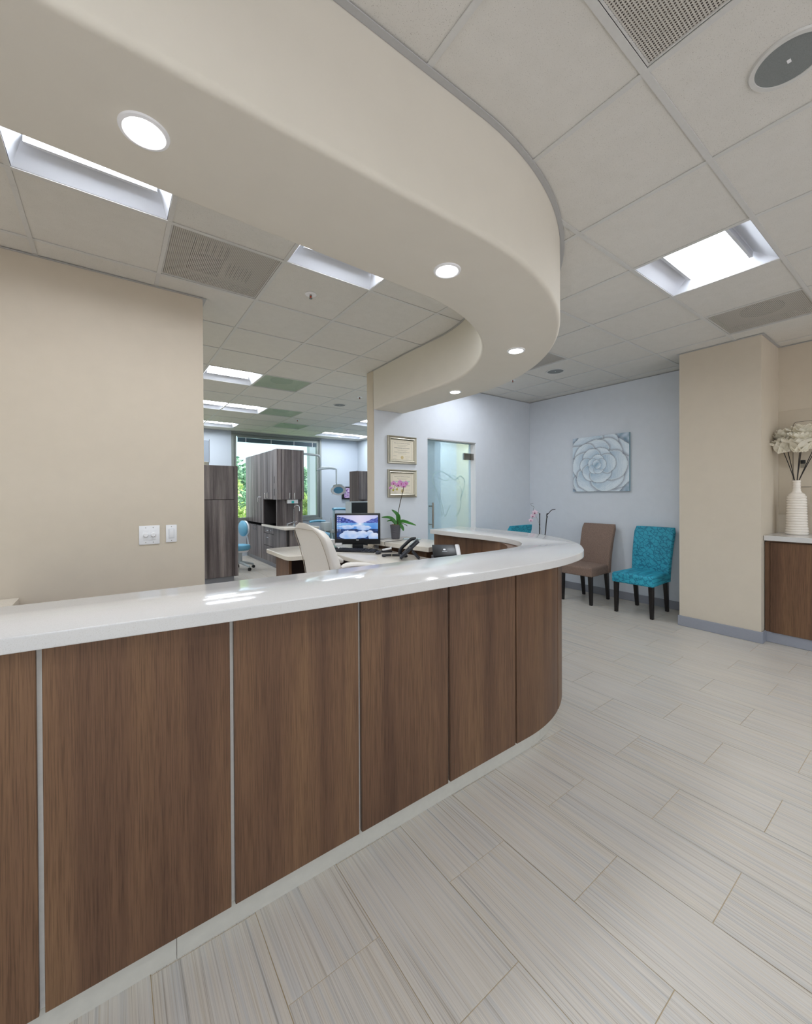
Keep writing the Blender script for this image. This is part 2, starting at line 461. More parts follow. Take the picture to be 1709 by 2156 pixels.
floor = struct(MB().box(XMIN-.2, XW+.2, YMIN-.2, YF+.2, -.12, -.0022).build('floor', 'grout', smooth=0))
PX, PY = .2955, .6072
tile_b = MB().box(-PX/2+.0012, PX/2-.0012, -PY/2+.0012, PY/2-.0012, -.0022, 0).build('floor_tile', 'floor', floor, smooth=0, bevel=.0005, seg=1)
first = True; rest = MB(); nt_ = 0
def front_of_counter(x, y):
    return (y < 1.55 and x > -1.2) or x > 2.1
for i in range(-16, 15):
    xc = 1.5596+PX*(i+.5)
    for j in range(-6, 17):
        yc = .465+PY*(j+.5)+(0 if i % 2 == 0 else PY/2)
        x0, x1, y0, y1 = xc-PX/2+.0016, xc+PX/2-.0016, yc-PY/2+.0016, yc+PY/2-.0016
        x0 = max(x0, XMIN); x1 = min(x1, XW); y0 = max(y0, YMIN); y1 = min(y1, YF)
        if x1-x0 < .01 or y1-y0 < .01: continue
        clipped = (x1-x0 < PX-.01) or (y1-y0 < PY-.01)
        vis = any(in_view(a, b, 0, 10) for a in (x0, x1) for b in (y0, y1))
        seen = vis and ((front_of_counter(xc, yc) and yc < 4.3) or (yc > 5.6 and .9 < xc < 3.2))
        if seen and not clipped:
            if first: o = tile_b; first = False
            else: o = tile_b.copy(); COL.objects.link(o); o.parent = floor
            o.location = (xc, yc, random.uniform(-.0002, .0002)); nt_ += 1
        elif seen:
            MB().box(x0-xc, x1-xc, y0-yc, y1-yc, -.0022, 0).build('floor_tile', 'floor', floor, smooth=0).location = (xc, yc, 0); nt_ += 1
        else:
            rest.box(x0, x1, y0, y1, -.0022, 0)
rest.build('floor_tiles', 'floor', floor, smooth=0, kind='stuff')
print('floor tiles', nt_)

def wall(name, mat, *boxes):
    m = MB()
    for b in boxes: m.box(*b)
    return struct(m.build(name, mat, smooth=0))
TOPW = 2.853
WX0, WX1, WZ0, WZ1 = 2.25, 4.33, .82, 2.83
wall('wall_left', 'cream', (XMIN, .56, YC, YC+.13, 0, TOPW))
DX0, DX1, DH = 3.325, 4.215, 2.13
wall('wall_back', 'lavender', (2.512, DX0, YB, YB+.14, 0, TOPW), (DX0, DX1, YB, YB+.14, DH, TOPW), (DX1, XW, YB, YB+.14, 0, TOPW))
trim_end = wall('trim_1', 'cream', (2.5, 2.512, YB, YB+.14, 0, TOPW))
wall('wall_right', 'lavender', (XW, XW+.15, 1.4, YB+.14, 0, 3.1))
wall('wall_alcove', 'cream', (XW, XW+.15, YMIN, 1.4, 0, 3.1))
wall('wall_column', 'cream', (4.845, XW, 1.07, 1.735, 0, TOPW))
HX0, HX1 = -2.4, 1.1     # unseen second bay window added behind the cream wall for more daylight
def portal(x0, x1, z0, z1, y, into):
    pd_ = bpy.data.lights.new('daylight_portal', 'AREA'); pd_.shape = 'RECTANGLE'; pd_.size = x1-x0; pd_.size_y = z1-z0; pd_.cycles.is_portal = True
    po_ = bpy.data.objects.new('daylight_portal', pd_); COL.objects.link(po_); po_.location = ((x0+x1)/2, y, (z0+z1)/2)
    po_.rotation_euler = Vector((0, into or 1, 0)).to_track_quat('-Z', 'Z').to_euler()
portal(WX0, WX1, WZ0, WZ1, YF+.22, -1); portal(HX0, HX1, WZ0, WZ1, YF+.22, -1)
struct(MB().box(HX0, HX0+.06, YF+.02, YF+.1, WZ0, WZ1).box(HX1-.06, HX1, YF+.02, YF+.1, WZ0, WZ1).box(HX0+.06, HX1-.06, YF+.02, YF+.1, WZ0, WZ0+.06).box(HX0+.06, HX1-.06, YF+.02, YF+.1, WZ1-.07, WZ1).build('window_4', 'alu', smooth=0))
FW = [(-2.7, 1.0), (1.3, 5.2)]; FZ0, FZ1 = .25, 2.70     # unseen glazing added behind the viewpoint to brighten the room
wall('wall_front', 'cream', (XMIN-.15, XW+.15, YMIN-.15, YMIN, 0, FZ0), (XMIN-.15, XW+.15, YMIN-.15, YMIN, FZ1, 3.1),
     (XMIN-.15, FW[0][0], YMIN-.15, YMIN, FZ0, FZ1), (FW[0][1], FW[1][0], YMIN-.15, YMIN, FZ0, FZ1), (FW[1][1], XW+.15, YMIN-.15, YMIN, FZ0, FZ1))
for i, (a, b) in enumerate(FW):
    fm = MB()
    for x in (a+.001, (a+b)/2-.025, b-.051): fm.box(x, x+.05, YMIN-.11, YMIN-.04, FZ0+.051, FZ1-.051)
    fm.box(a+.001, b-.001, YMIN-.11, YMIN-.04, FZ0+.001, FZ0+.05); fm.box(a+.001, b-.001, YMIN-.11, YMIN-.04, FZ1-.05, FZ1-.001)
    fo = struct(fm.build('window_%d' % (i+2), 'alu', smooth=0))
    portal(a, b, FZ0, FZ1, YMIN-.16, 1)
SY0, SY1 = -2.3, 1.1  # unseen side window added to light the waiting nook
wall('wall_side', 'cream', (XMIN-.15, XMIN, YMIN, SY0, 0, 3.1), (XMIN-.15, XMIN, SY1, YF, 0, 3.1), (XMIN-.15, XMIN, SY0, SY1, 0, FZ0), (XMIN-.15, XMIN, SY0, SY1, FZ1, 3.1))
struct(MB().box(XMIN-.1, XMIN-.04, SY0, SY0+.05, FZ0, FZ1).box(XMIN-.1, XMIN-.04, SY1-.05, SY1, FZ0, FZ1).box(XMIN-.1, XMIN-.04, SY0+.05, SY1-.05, FZ0, FZ0+.05).box(XMIN-.1, XMIN-.04, SY0+.05, SY1-.05, FZ1-.05, FZ1).build('window_5', 'alu', smooth=0))
portal(SY0, SY1, FZ0, FZ1, 0, 0)
sp_ = [o for o in COL.objects if o.type == 'LIGHT' and o.name.startswith('daylight_portal')][-1]
sp_.location = (XMIN-.16, (SY0+SY1)/2, (FZ0+FZ1)/2); sp_.rotation_euler = Vector((1, 0, 0)).to_track_quat('-Z', 'Z').to_euler()
wall('wall_bay_right', 'baywhite', (XW, XW+.15, 5.9, YF, 0, 3.1))
M['hallcream'] = plain('hall_cream_paint', srgb(238, 222, 178), .75)
wall('wall_hall', 'hallcream', (XW, XW+.15, YB+.14, 5.9, 0, 3.1))
wall('wall_hall_back', 'lavender', (4.15, XW, 5.78, 5.9, 0, TOPW))
wall('wall_hall_side', 'baywhite', (4.15, 4.27, 4.9, 5.78, 0, TOPW))
wall('wall_far', 'baywhite', (HX1, WX0, YF, YF+.2, 0, 3.1), (XMIN, HX0, YF, YF+.2, 0, 3.1), (HX0, HX1, YF, YF+.2, 0, WZ0), (HX0, HX1, YF, YF+.2, WZ1, 3.1), (WX1, XW+.15, YF, YF+.2, 0, 3.1), (WX0, WX1, YF, YF+.2, 0, WZ0), (WX0, WX1, YF, YF+.2, WZ1, 3.1))

def baseboard(name, *boxes):
    m = MB()
    for b in boxes: m.box(*b)
    return struct(m.build(name, 'rubber', bevel=.003, seg=1))
baseboard('baseboard_right', (XW-.012, XW, 1.74, YB, 0, .1))
baseboard('baseboard_back', (DX1, XW-.014, YB-.012, YB, 0, .1), (2.7, DX0, YB-.012, YB, 0, .1))
baseboard('baseboard_column', (4.831, 4.843, 1.058, 1.747, 0, .105), (4.845, 5.0, 1.056, 1.068, 0, .105), (4.845, XW-.02, 1.737, 1.749, 0, .105))
baseboard('baseboard_far', (XMIN, WX0, YF-.012, YF, 0, .1), (WX1, XW, YF-.012, YF, 0, .1))

# ceiling grid
GX, GY, GS, GT = .8878, .6453, .6248, .6160
ceiling = struct(MB().box(XMIN-.15, XW+.15, YMIN-.15, YF+.2, 3.1, 3.2).build('ceiling', 'deck', smooth=0))
def cx_(n): return GX+GS*n
def cy_(m): return GY+GT*m
LIGHTS = {}   # cell -> span in x
def lamp_cell(n, m, nx=1):
    for a in range(nx): LIGHTS[(n+a, m)] = 1
TROFFERS = [
 (3, 0, 1, 'square recessed troffer with basket lens in the ceiling before the beige column'),
 (-2, 2, 1, 'recessed troffer half hidden by the soffit above the left cream wall'),
 (0, 2, 1, 'recessed troffer beyond the soffit edge next to the red-tipped sprinkler'),
 (0, 7, 1, 'bay ceiling troffer nearest the reception, beside the cream wall edge'),
 (0, 10, 2, 'second bay ceiling troffer along the cream wall edge, middle of three'),
 (0, 13, 2, 'farthest bay ceiling troffer at left, just before the window wall'),
 (5, 13, 2, 'long narrow troffer over the right of the bay window'),
 (5, 10, 2, 'bay ceiling troffer cut by the cream wall end on its right'),
 (3, -4, 1, None), (0, -4, 1, None), (6, -4, 1, None), (-3, -2, 1, None), (-5, 2, 1, None), (-5, -4, 1, None), (5, 7, 2, None), (5, 6, 1, None), (4, 4, 1, None), (-4, 7, 2, None), (-4, 10, 2, None)]  # None labels: unseen troffers added to raise the overall brightness
VENTS = [(0, -1, 'perf', 'perforated air diffuser at the top right edge of the ceiling', 'round'),
 (5, 0, 'perf', 'perforated air diffuser with round duct above the beige column', 'round'),
 (-1, 3, 'perf', 'perforated air diffuser with slotted louvres above the left cream wall', 'louvre'),
 (1, 7, 'perf_green', 'greenish air diffuser nearest in the bay, beside a troffer', 'round'),
 (2, 10, 'perf_green', 'greenish air diffuser in the middle of the bay ceiling', 'round'),
 (3, 12, 'perf_green', 'farthest greenish air diffuser, before the bay window', 'round'),
 (4, 3, 'perf', 'air diffuser peeking out beside the curved soffit end', 'round')]
used = set()
for n, m, nx, lb in TROFFERS:
    for a in range(nx): used.add((n+a, m))
for v in VENTS: used.add((v[0], v[1]))

tile_src = MB().box(-GS/2+.006, GS/2-.006, -GT/2+.006, GT/2-.006, 0, .015).build('ceiling_tile', 'tile', ceiling, smooth=0, bevel=.002, seg=1)
first = True; hidden = MB(); nc = 0
for n in range(-7, 8):
    for m in range(-6, 15):
        if (n, m) in used: continue
        x0, x1, y0, y1 = cx_(n)+.006, cx_(n+1)-.006, cy_(m)+.006, cy_(m+1)-.006
        xa, xb, ya, yb = max(x0, XMIN+.004), min(x1, XW-.004), max(y0, YMIN+.004), min(y1, YF-.004)
        if xb-xa < .02 or yb-ya < .02: continue
        vis = any(in_view(a, b, CEIL, 60) for a in (xa, xb) for b in (ya, yb))
        full = abs((xb-xa)-(x1-x0)) < 1e-4 and abs((yb-ya)-(y1-y0)) < 1e-4
        xc, yc = (x0+x1)/2, (y0+y1)/2
        if vis and full:
            if first: o = tile_src; first = False
            else: o = tile_src.copy(); COL.objects.link(o); o.parent = ceiling
            o.location = (xc, yc, CEIL+.003+random.uniform(0, .0008)); nc += 1
        elif vis:
            MB().box(xa-xc, xb-xc, ya-yc, yb-yc, 0, .015).build('ceiling_tile', 'tile', ceiling, smooth=0).location = (xc, yc, CEIL+.003); nc += 1
        else: hidden.box(xa, xb, ya, yb, CEIL+.003, CEIL+.018)
hidden.build('ceiling_tiles', 'tile', ceiling, smooth=0, kind='stuff')
print('ceiling tiles', nc)
TW = .0115
for n in range(-6, 8):
    x = cx_(n)
    if x < XMIN or x > XW: continue
    MB().box(x-TW, x+TW, YMIN+.003, YF-.003, CEIL-.001, CEIL+.0025).build('ceiling_tee', 'tee', ceiling, smooth=0)
for m in range(-5, 15):
    y = cy_(m)
    if y < YMIN or y > YF: continue
    MB().box(XMIN+.003, XW-.003, y-TW, y+TW, CEIL-.0014, CEIL+.0022).build('ceiling_tee', 'tee', ceiling, smooth=0)
# wall angle trims
an = MB()
an.box(XW-.022, XW-.001, 1.76, YB-.001, CEIL-.004, CEIL-.001)
an.box(2.52, XW-.023, YB-.022, YB-.001, CEIL-.004, CEIL-.001)
an.box(4.823, 4.844, 1.048, 1.757, CEIL-.004, CEIL-.001)
an.box(4.845, XW-.023, 1.048, 1.069, CEIL-.004, CEIL-.001)
an.box(XW-.022, XW-.001, YMIN, 1.047, CEIL-.004, CEIL-.001)
an.box(XMIN, .561, YC-.018, YC-.001, CEIL-.004, CEIL-.001)
an.box(.561, .583, YC-.018, YC+.15, CEIL-.004, CEIL-.001)
an.box(XMIN, XW, YF-.022, YF-.001, CEIL-.004, CEIL-.001)
struct(an.build('trim_2', 'angle', smooth=0))

# soffit
ZS = 2.395
OC, OR = (1.15, 2.912), 1.822
IC, IR = (1.2, 2.868), 1.27
outer = [(XMIN+.005, OC[1]-OR)]+[(-1, OC[1]-OR), (0, OC[1]-OR)]+arc(OC[0], OC[1], OR, -pi/2, 0, 48)+[(2.96, 3.4), (2.935, YB-.003)]
inner = [(2.503, YB-.003), (2.475, 3.4)]+arc(IC[0], IC[1], IR, 0, -pi/2, 40)+[(.64, 1.575), (-.24, 1.548), (XMIN+.005, 1.50)]
struct(MB().prism(outer+inner, ZS, CEIL-.002, rb=.022, steps=5).build('soffit', 'soffit', smooth=40))
oo = [(p[0], p[1]) for p in outer[:-2]]
def offs(poly, d):
    out = []
    for i in range(len(poly)):
        a = Vector(poly[max(i-1, 0)]); b = Vector(poly[min(i+1, len(poly)-1)]); t = (b-a).normalized()
        out.append((poly[i][0]+t.y*d, poly[i][1]-t.x*d))
    return out
om = offs(oo, .024); oi_ = offs(oo, .001)
struct(MB().prism(oi_+om[::-1], CEIL-.006, CEIL-.0015).build('trim_3', 'angle', smooth=40))
im = [(p[0], p[1]) for p in inner]; ii = offs(im, .016); ij = offs(im, .001)
struct(MB().prism(ij+ii[::-1], CEIL-.005, CEIL-.0015).build('trim_4', 'angle', smooth=40))

# ------------------------------------------------------------------ ceiling fittings
UNSEEN = {(3, -4): 'unseen troffer added behind the viewpoint, in line with the one before the column', (0, -4): 'unseen troffer added behind the viewpoint, nearest the front glazing',
 (6, -4): 'unseen troffer added behind the viewpoint along the alcove wall', (-3, -2): 'unseen troffer added left of the viewpoint, before the counter', (-5, 2): 'unseen troffer added over the side desk, left out of frame',
 (-5, -4): 'unseen troffer added in the far left front corner of the reception', (5, 7): 'unseen long bay troffer added behind the diploma wall', (5, 6): 'unseen troffer added over the hall behind the glass door',
 (4, 4): 'unseen troffer added above the soffit end, before the glass door', (-4, 7): 'unseen bay troffer added behind the cream wall, nearer one', (-4, 10): 'unseen bay troffer added behind the cream wall, farther one'}
def troffer(n, m, nx, label):
    x0, x1, y0, y1 = cx_(n)+.014, cx_(n+nx)-.014, cy_(m)+.014, cy_(m+1)-.014
    xc, yc = (x0+x1)/2, (y0+y1)/2
    t = thing('ceiling_light', label or UNSEEN[(n, m)], 'ceiling light', (xc, yc, CEIL+.002), 0, 'recessed troffers')
    hx, hy = (x1-x0)/2, (y1-y0)/2; d = .075
    pan = MB()
    # sloped pan: rim, sloped sides, top
    pan.quad((-hx, -hy, 0), (-hx, hy, 0), (-hx+.05, hy-.11, d), (-hx+.05, -hy+.11, d))
    pan.quad((hx, -hy, 0), (hx, hy, 0), (hx-.05, hy-.11, d), (hx-.05, -hy+.11, d))
    pan.quad((-hx, -hy, 0), (hx, -hy, 0), (hx-.05, -hy+.11, d), (-hx+.05, -hy+.11, d))
    pan.quad((-hx, hy, 0), (hx, hy, 0), (hx-.05, hy-.11, d), (-hx+.05, hy-.11, d))
    pan.quad((-hx+.05, -hy+.11, d), (hx-.05, -hy+.11, d), (hx-.05, hy-.11, d), (-hx+.05, hy-.11, d))
    pan.build('housing', 'pan', t, smooth=0)
    w = hy-.125; lx = hx-.055
    MB().grid(lambda u, v: (-lx+2*lx*u, -w+2*w*v, d-.002-.024*sin(pi*v)), 2, 14).build('lens', 'lens', t)
    for sy in (-1, 1):
        MB().box(-lx, lx, sy*w-.009, sy*w+.009, d-.032, d-.001).build('lens_rail', 'pan', t, smooth=0)
    return t
for q in TROFFERS: troffer(*q)

def vent(n, m, mat, label, style):
    x0, x1, y0, y1 = cx_(n)+.013, cx_(n+1)-.013, cy_(m)+.013, cy_(m+1)-.013
    t = thing('air_diffuser', label, 'ceiling vent', ((x0+x1)/2, (y0+y1)/2, CEIL+.003), 0, 'perforated air diffusers')
    hx, hy = (x1-x0)/2, (y1-y0)/2
    fr = MB()
    fr.box(-hx, hx, -hy, -hy+.006, 0, .008); fr.box(-hx, hx, hy-.006, hy, 0, .008)
    fr.box(-hx, -hx+.006, -hy+.006, hy-.006, 0, .008); fr.box(hx-.006, hx, -hy+.006, hy-.006, 0, .008)
    fr.build('frame', 'tee', t, smooth=0)
    MB().quad((-hx+.006, -hy+.006, .004), (hx-.006, -hy+.006, .004), (hx-.006, hy-.006, .004), (-hx+.006, hy-.006, .004)).build('perforated_plate', mat, t, smooth=0)
    bx = MB(); z1 = .06
    bx.quad((-hx, -hy, z1), (hx, -hy, z1), (hx, hy, z1), (-hx, hy, z1))
    for a in ((-hx, -hy, hx, -hy), (hx, -hy, hx, hy), (hx, hy, -hx, hy), (-hx, hy, -hx, -hy)):
        bx.quad((a[0], a[1], .009), (a[2], a[3], .009), (a[2], a[3], z1), (a[0], a[1], z1))
    bx.build('plenum_box', 'plenum', t, smooth=0)
    if style == 'round':
        MB().cyl((0, 0, 0), .14, .035, .05, 28).build('duct_collar', 'duct', t)
    else:
        for k in range(8):
            MB().box(-.17, .02, .16-k*.026, .17-k*.026+.004, .02, .045).build('louvre', 'duct', t, smooth=0)
        for k in range(6):
            MB().box(-.17+k*.036, -.158+k*.036, -.17, -.06, .02, .045).build('louvre', 'duct', t, smooth=0)
            MB().box(.06+k*.026, .067+k*.026, .0, .15, .02, .045).build('louvre', 'duct', t, smooth=0)
for q in VENTS: vent(*q)

for (x, y, lb) in ((.081, 1.325, 'round recessed downlight nearest in the soffit, at upper left'),
                   (1.222, 1.352, 'round recessed downlight where the soffit starts to curve'),
                   (2.29, 1.823, 'round recessed downlight in the bend of the soffit'),
                   (2.722, 2.901, 'farthest round downlight in the soffit near the wall')):
    t = thing('downlight', lb, 'ceiling light', (x, y, ZS), 0, 'soffit downlights')
    MB().lathe([(.046, -.001), (.047, -.005), (.052, -.007), (.060, -.005), (.062, 0)], 40, cap=False).build('trim_ring', 'white', t)
    MB().lathe([(.0425, -.002), (.0465, -.0045)], 40, cap=False).build('baffle', 'lens', t)
    MB().lathe([(.001, -.0030), (.025, -.0030), (.0425, -.0022)], 40).build('lens', 'dlens', t)

for (x, y, lb) in ((1.865, .34, 'round grey ceiling speaker cut by the right edge of the picture'),
                   (4.29, 2.836, 'round grey ceiling speaker beyond the curved end of the soffit'),
                   (3.012, 5.938, 'small round ceiling speaker in the bay ceiling')):
    t = thing('ceiling_speaker', lb, 'speaker', (x, y, CEIL+.003), 0, 'ceiling speakers')
    MB().lathe([(.089, -.001), (.090, -.006), (.104, -.006), (.108, 0)], 48, cap=False).build('rim', 'tee', t)
    MB().lathe([(.001, -.0035), (.0895, -.0035)], 48, cap=False).build('grille', 'grille', t)
    b = MB().box(-.008, .008, -.005, .005, -.0045, -.0036).build('badge', 'white', t, smooth=0)

for (x, y, lb) in ((1.185, 2.787, 'fire sprinkler with red bulb beyond the soffit, between the vent and troffer'),
                   (4.161, 3.366, 'pendant sprinkler head near the far end of the soffit'),
                   (3.008, 5.278, 'pendant sprinkler head nearest in the bay ceiling'),
                   (2.927, 7.565, 'far pendant sprinkler head before the greenish diffusers')):
    t = thing('fire_sprinkler', lb, 'sprinkler', (x, y, CEIL+.003), 0, 'ceiling sprinklers')
    MB().lathe([(.008, -.001), (.040, -.001), (.042, -.004), (.034, -.009), (.010, -.006)], 28).build('escutcheon', 'white', t)
    MB().cyl((0, 0, 0), .008, -.016, -.006, 12).build('body', 'steel', t)
    MB().cyl((0, 0, 0), .012, -.034, -.032, 16).build('deflector', 'steel', t)
    for s in (-1, 1): MB().tube([(s*.007, 0, -.014), (s*.009, 0, -.024), (s*.004, 0, -.033)], .002, 6).build('yoke_arm', 'steel', t)
    MB().cyl((0, 0, 0), .005, -.032, -.014, 8).build('bulb', plain('red_bulb', srgb(200, 60, 30), .2), t)

# ------------------------------------------------------------------ reception counter
CT0, CT1 = 1.02, 1.06
o_out = spline([(-1.7, 1.445), (-.9, 1.372), (-.21, 1.312), (.28, 1.254), (.68, 1.216), (1.0, 1.200), (1.3, 1.189), (1.57, 1.184), (1.88, 1.196), (2.165, 1.262), (2.36, 1.372), (2.55, 1.53), (2.76, 1.815), (2.88, 2.15), (2.925, 2.55), (2.915, 3.06)], 8)
o_in = spline([(2.445, 2.96), (2.43, 2.6), (2.435, 2.25), (2.40, 2.0), (2.29, 1.79), (2.1, 1.652), (1.86, 1.61), (1.6, 1.608), (1.2, 1.622), (.6, 1.642), (0, 1.672), (-.27, 1.690), (-1.0, 1.735), (-1.7, 1.78)], 8)
ct = MB().prism([p[:2] for p in o_out]+[p[:2] for p in o_in], CT0, CT1, rb=.003, rt=.003, steps=2).build('countertop', 'quartz', smooth=50, loc=(.8, 1.45, CT0))
tag(ct, 'long curved white quartz transaction top on the brown reception counter', 'countertop')

counter = thing('reception_counter', 'curved brown wood-panel reception counter under the white quartz top', 'reception counter', (.8, 1.45, 0))
def local(path, off=(.8, 1.45)): return [(p[0]-off[0], p[1]-off[1]) for p in path]
CC = (1.80, 2.40)
def face_path(off, s0, s1, n=None):
    """plan points along the counter face; s = arc length from X=0 on the straight, off = distance in front(-)/behind(+) the panel face"""
    R0 = 1.045; out = []
    L = s1-s0; n = n or max(2, int(L/.04)+1)
    for i in range(n+1):
        s = s0+L*i/n
        if s <= CC[0]: out.append((s, CC[1]-R0+off))
        else:
            a = (s-CC[0])/R0; a_ = min(a, pi/2); r = R0-off
            x, y = CC[0]+r*sin(a_), CC[1]-r*cos(a_)
            if a > pi/2: y += (a-pi/2)*R0
            out.append((x, y))
    return out
S_END = CC[0]+1.045*pi/2+.58
def strip(m, off0, off1, s0, s1, z0, z1, **k):
    a = face_path(off0, s0, s1); b = face_path(off1, s0, s1, len(a)-1)
    m.prism(local(a+b[::-1]), z0, z1, **k); return m
edges = [(-1.5, -.625), (-.622+.0, -.157), (-.1455, .302), (.3145, .770), (.7825, 1.2345), (1.2475, 1.709), (1.7205, 2.172), (2.184, 2.645), (2.657, 3.12), (3.132, 3.57), (3.582, S_END)]
for a, b in edges:
    if a < 1.73: a *= .989
    if b < 1.73: b *= .989
    strip(MB(), 0, .016, a, b, .085, CT0-.001).build('wood_panel', 'oak', counter, smooth=30, bevel=.0015, seg=1)
strip(MB(), .0165, .0245, -1.6, S_END, .0875, CT0-.002).build('backing_panel', 'backing', counter, smooth=30)
bd = MB(); a = face_path(.035, -1.6, S_END); b_ = [(2.495, 2.96)]+[(2.495, 2.6), (2.495, 2.4)]+arc(1.8, 2.4, .695, 0, -pi/2, 20)+[(-1.6, 1.705)]
bd.prism(local(a+b_), .0, CT0-.002); bd.build('wall_core', 'oak', counter, smooth=30)
ks = [(-1.6, .148), (.1495, 1.95), (1.9515, S_END)]
for s0, s1 in ks:
    strip(MB(), .025, .028, s0, s1, 0, .088).build('kick_plate', 'kick', counter, smooth=30)

# ------------------------------------------------------------------ dining chairs
def make_chair(name, label, fab, loc, rz, group='upholstered waiting chairs'):
    t = thing(name, label, 'chair', loc, rz, group)
    # faces local -X
    MB().prism([(-.27, -.225), (.16, -.205), (.16, .205), (-.27, .225)], .355, .475, rb=.018, rt=.028, steps=4).build('seat', fab, t)
    rings = []
    for i in range(11):
        v = i/10; z = .36+(.985-.36)*v; x = .165+.02*v+.115*v*v; hw = .205+.022*v; th = .082-.02*v
        if i == 10: hw -= .012; th -= .02; x += .01
        R = []
        for (sx, sy) in ((0, -1), (1, -1), (1, 1), (0, 1)):
            cxr, cyr = x+(.018 if sx == 0 else th-.018), sy*(hw-.02)
            a0 = {(0, -1): pi, (1, -1): 1.5*pi, (1, 1): 0, (0, 1): .5*pi}[(sx, sy)]
            for k in range(5):
                a = a0+k*pi/8; R.append((cxr+.018*cos(a), cyr+.02*sin(a), z))
        rings.append(R)
        if i == 9: pass
    MB().loft(rings).build('backrest', fab, t, smooth=50)
    for sy in (-1, 1):
        def leg(x0, y0, x1, y1, w0, w1):
            r0 = [(x0+a*w0, y0+b*w0, .36) for a, b in ((-1, -1), (1, -1), (1, 1), (-1, 1))]
            r1 = [(x1+a*w1, y1+b*w1, 0) for a, b in ((-1, -1), (1, -1), (1, 1), (-1, 1))]
            MB().loft([r1, r0]).build('leg', 'espresso', t, smooth=0, bevel=.003, seg=1)
        leg(-.238, sy*.19, -.232, sy*.195, .024, .017)
        leg(.185, sy*.17, .232, sy*.168, .024, .017)
    return t
make_chair('dining_chair', 'brown tweed upholstered chair with dark legs below the flower painting', 'tweed', (5.045, 2.885, 0), 0)
make_chair('dining_chair', 'teal patterned velvet chair with dark legs beside the beige column', 'teal', (5.045, 2.185, 0), 0)
make_chair('dining_chair', 'teal chair whose back top peeks over the counter near the glass door', 'teal', (4.325, 3.70, 0), -pi/2)

# ------------------------------------------------------------------ painting
def cgrid(name, mat, fn, nu, nv, pos, parent, gam=1.0):
    m = MB().grid(lambda u, v: pos(u, v), nu, nv)
    o = m.build(name, mat, parent, smooth=0)
    at = o.data.color_attributes.new('Col', 'FLOAT_COLOR', 'POINT')
    i = 0
    for v_ in o.data.vertices:
        pass
    # vertices keep creation order (no doubles inside a grid)
    for j in range(nv+1):
        for k in range(nu+1):
            c = fn(k/nu, j/nv); at.data[i].color = (max(c[0], 0)**gam, max(c[1], 0)**gam, max(c[2], 0)**gam, 1); i += 1
    return o
def mixc(a, b, t): t = max(0, min(1, t)); return tuple(a[i]*(1-t)+b[i]*t for i in range(3))
pet = []
def petal(ang, dist, w, l): pet.append((radians(ang), dist, w, l))
for k, (a, d, w, l) in enumerate([(20, .44, .30, .25), (75, .46, .28, .22), (115, .46, .30, .22), (165, .46, .26, .24), (205, .46, .3, .24), (250, .45, .32, .24), (300, .44, .3, .24), (340, .46, .3, .24),
        (50, .33, .26, .24), (95, .30, .24, .19), (140, .33, .22, .18), (185, .30, .25, .20), (245, .34, .26, .22), (310, .32, .30, .26), (355, .32, .26, .24),
        (60, .20, .17, .14), (125, .20, .16, .14), (185, .22, .14, .12), (235, .21, .17, .14), (290, .21, .19, .15), (5, .2, .17, .15),
        (80, .105, .10, .085), (165, .10, .09, .08), (235, .11, .09, .08), (290, .11, .09, .075), (0, .10, .1, .08), (120, .035, .065, .055), (320, .03, .06, .05)]):
    petal(a, d, w, l)
D_ = lin((.52, .67, .77)); L_ = lin((.90, .94, .97)); B_ = lin((.45, .58, .68)); R_ = lin((.46, .46, .53))
def paint(u, v):
    x, y = u-.455, v-.485
    c = mixc(B_, L_, .35+.5*noise.noise(Vector((u*14, v*14, 1))))
    for a, d, w, l in pet:
        px, py = x-d*cos(a)*.86, y-d*sin(a)*.86
        lx = px*cos(a)+py*sin(a); ly = -px*sin(a)+py*cos(a)
        wob = 1+.07*noise.noise(Vector((lx*9+a, ly*9, a*3)))
        q = sqrt((lx/l)**2+(ly/w)**2)*wob
        if q < 1:
            t = .5+.5*(lx/l)
            n2 = noise.noise(Vector((lx*60, ly*9+a, 4)))*.16+noise.noise(Vector((u*55, v*55, 7)))*.12
            c = mixc(D_, L_, t*1.05+n2)
            if q > .93: c = mixc(c, lin((.86, .90, .92)), .7)
        elif q < 1.16:
            c = mixc(c, R_, .62*(1-(q-1)/.16))
    return c
pt = thing('canvas_painting', 'square canvas of a pale blue succulent flower above the chairs', 'painting', (XW, 2.905, 1.425))
MB().box(-.034, -.001, -.395, .395, 0, .765).build('stretched_canvas', 'canvas_edge', pt, smooth=0)
cgrid('painted_flower', 'painting', paint, 150, 150, lambda u, v: (-.0345, .395-.79*u, .765*v), pt)

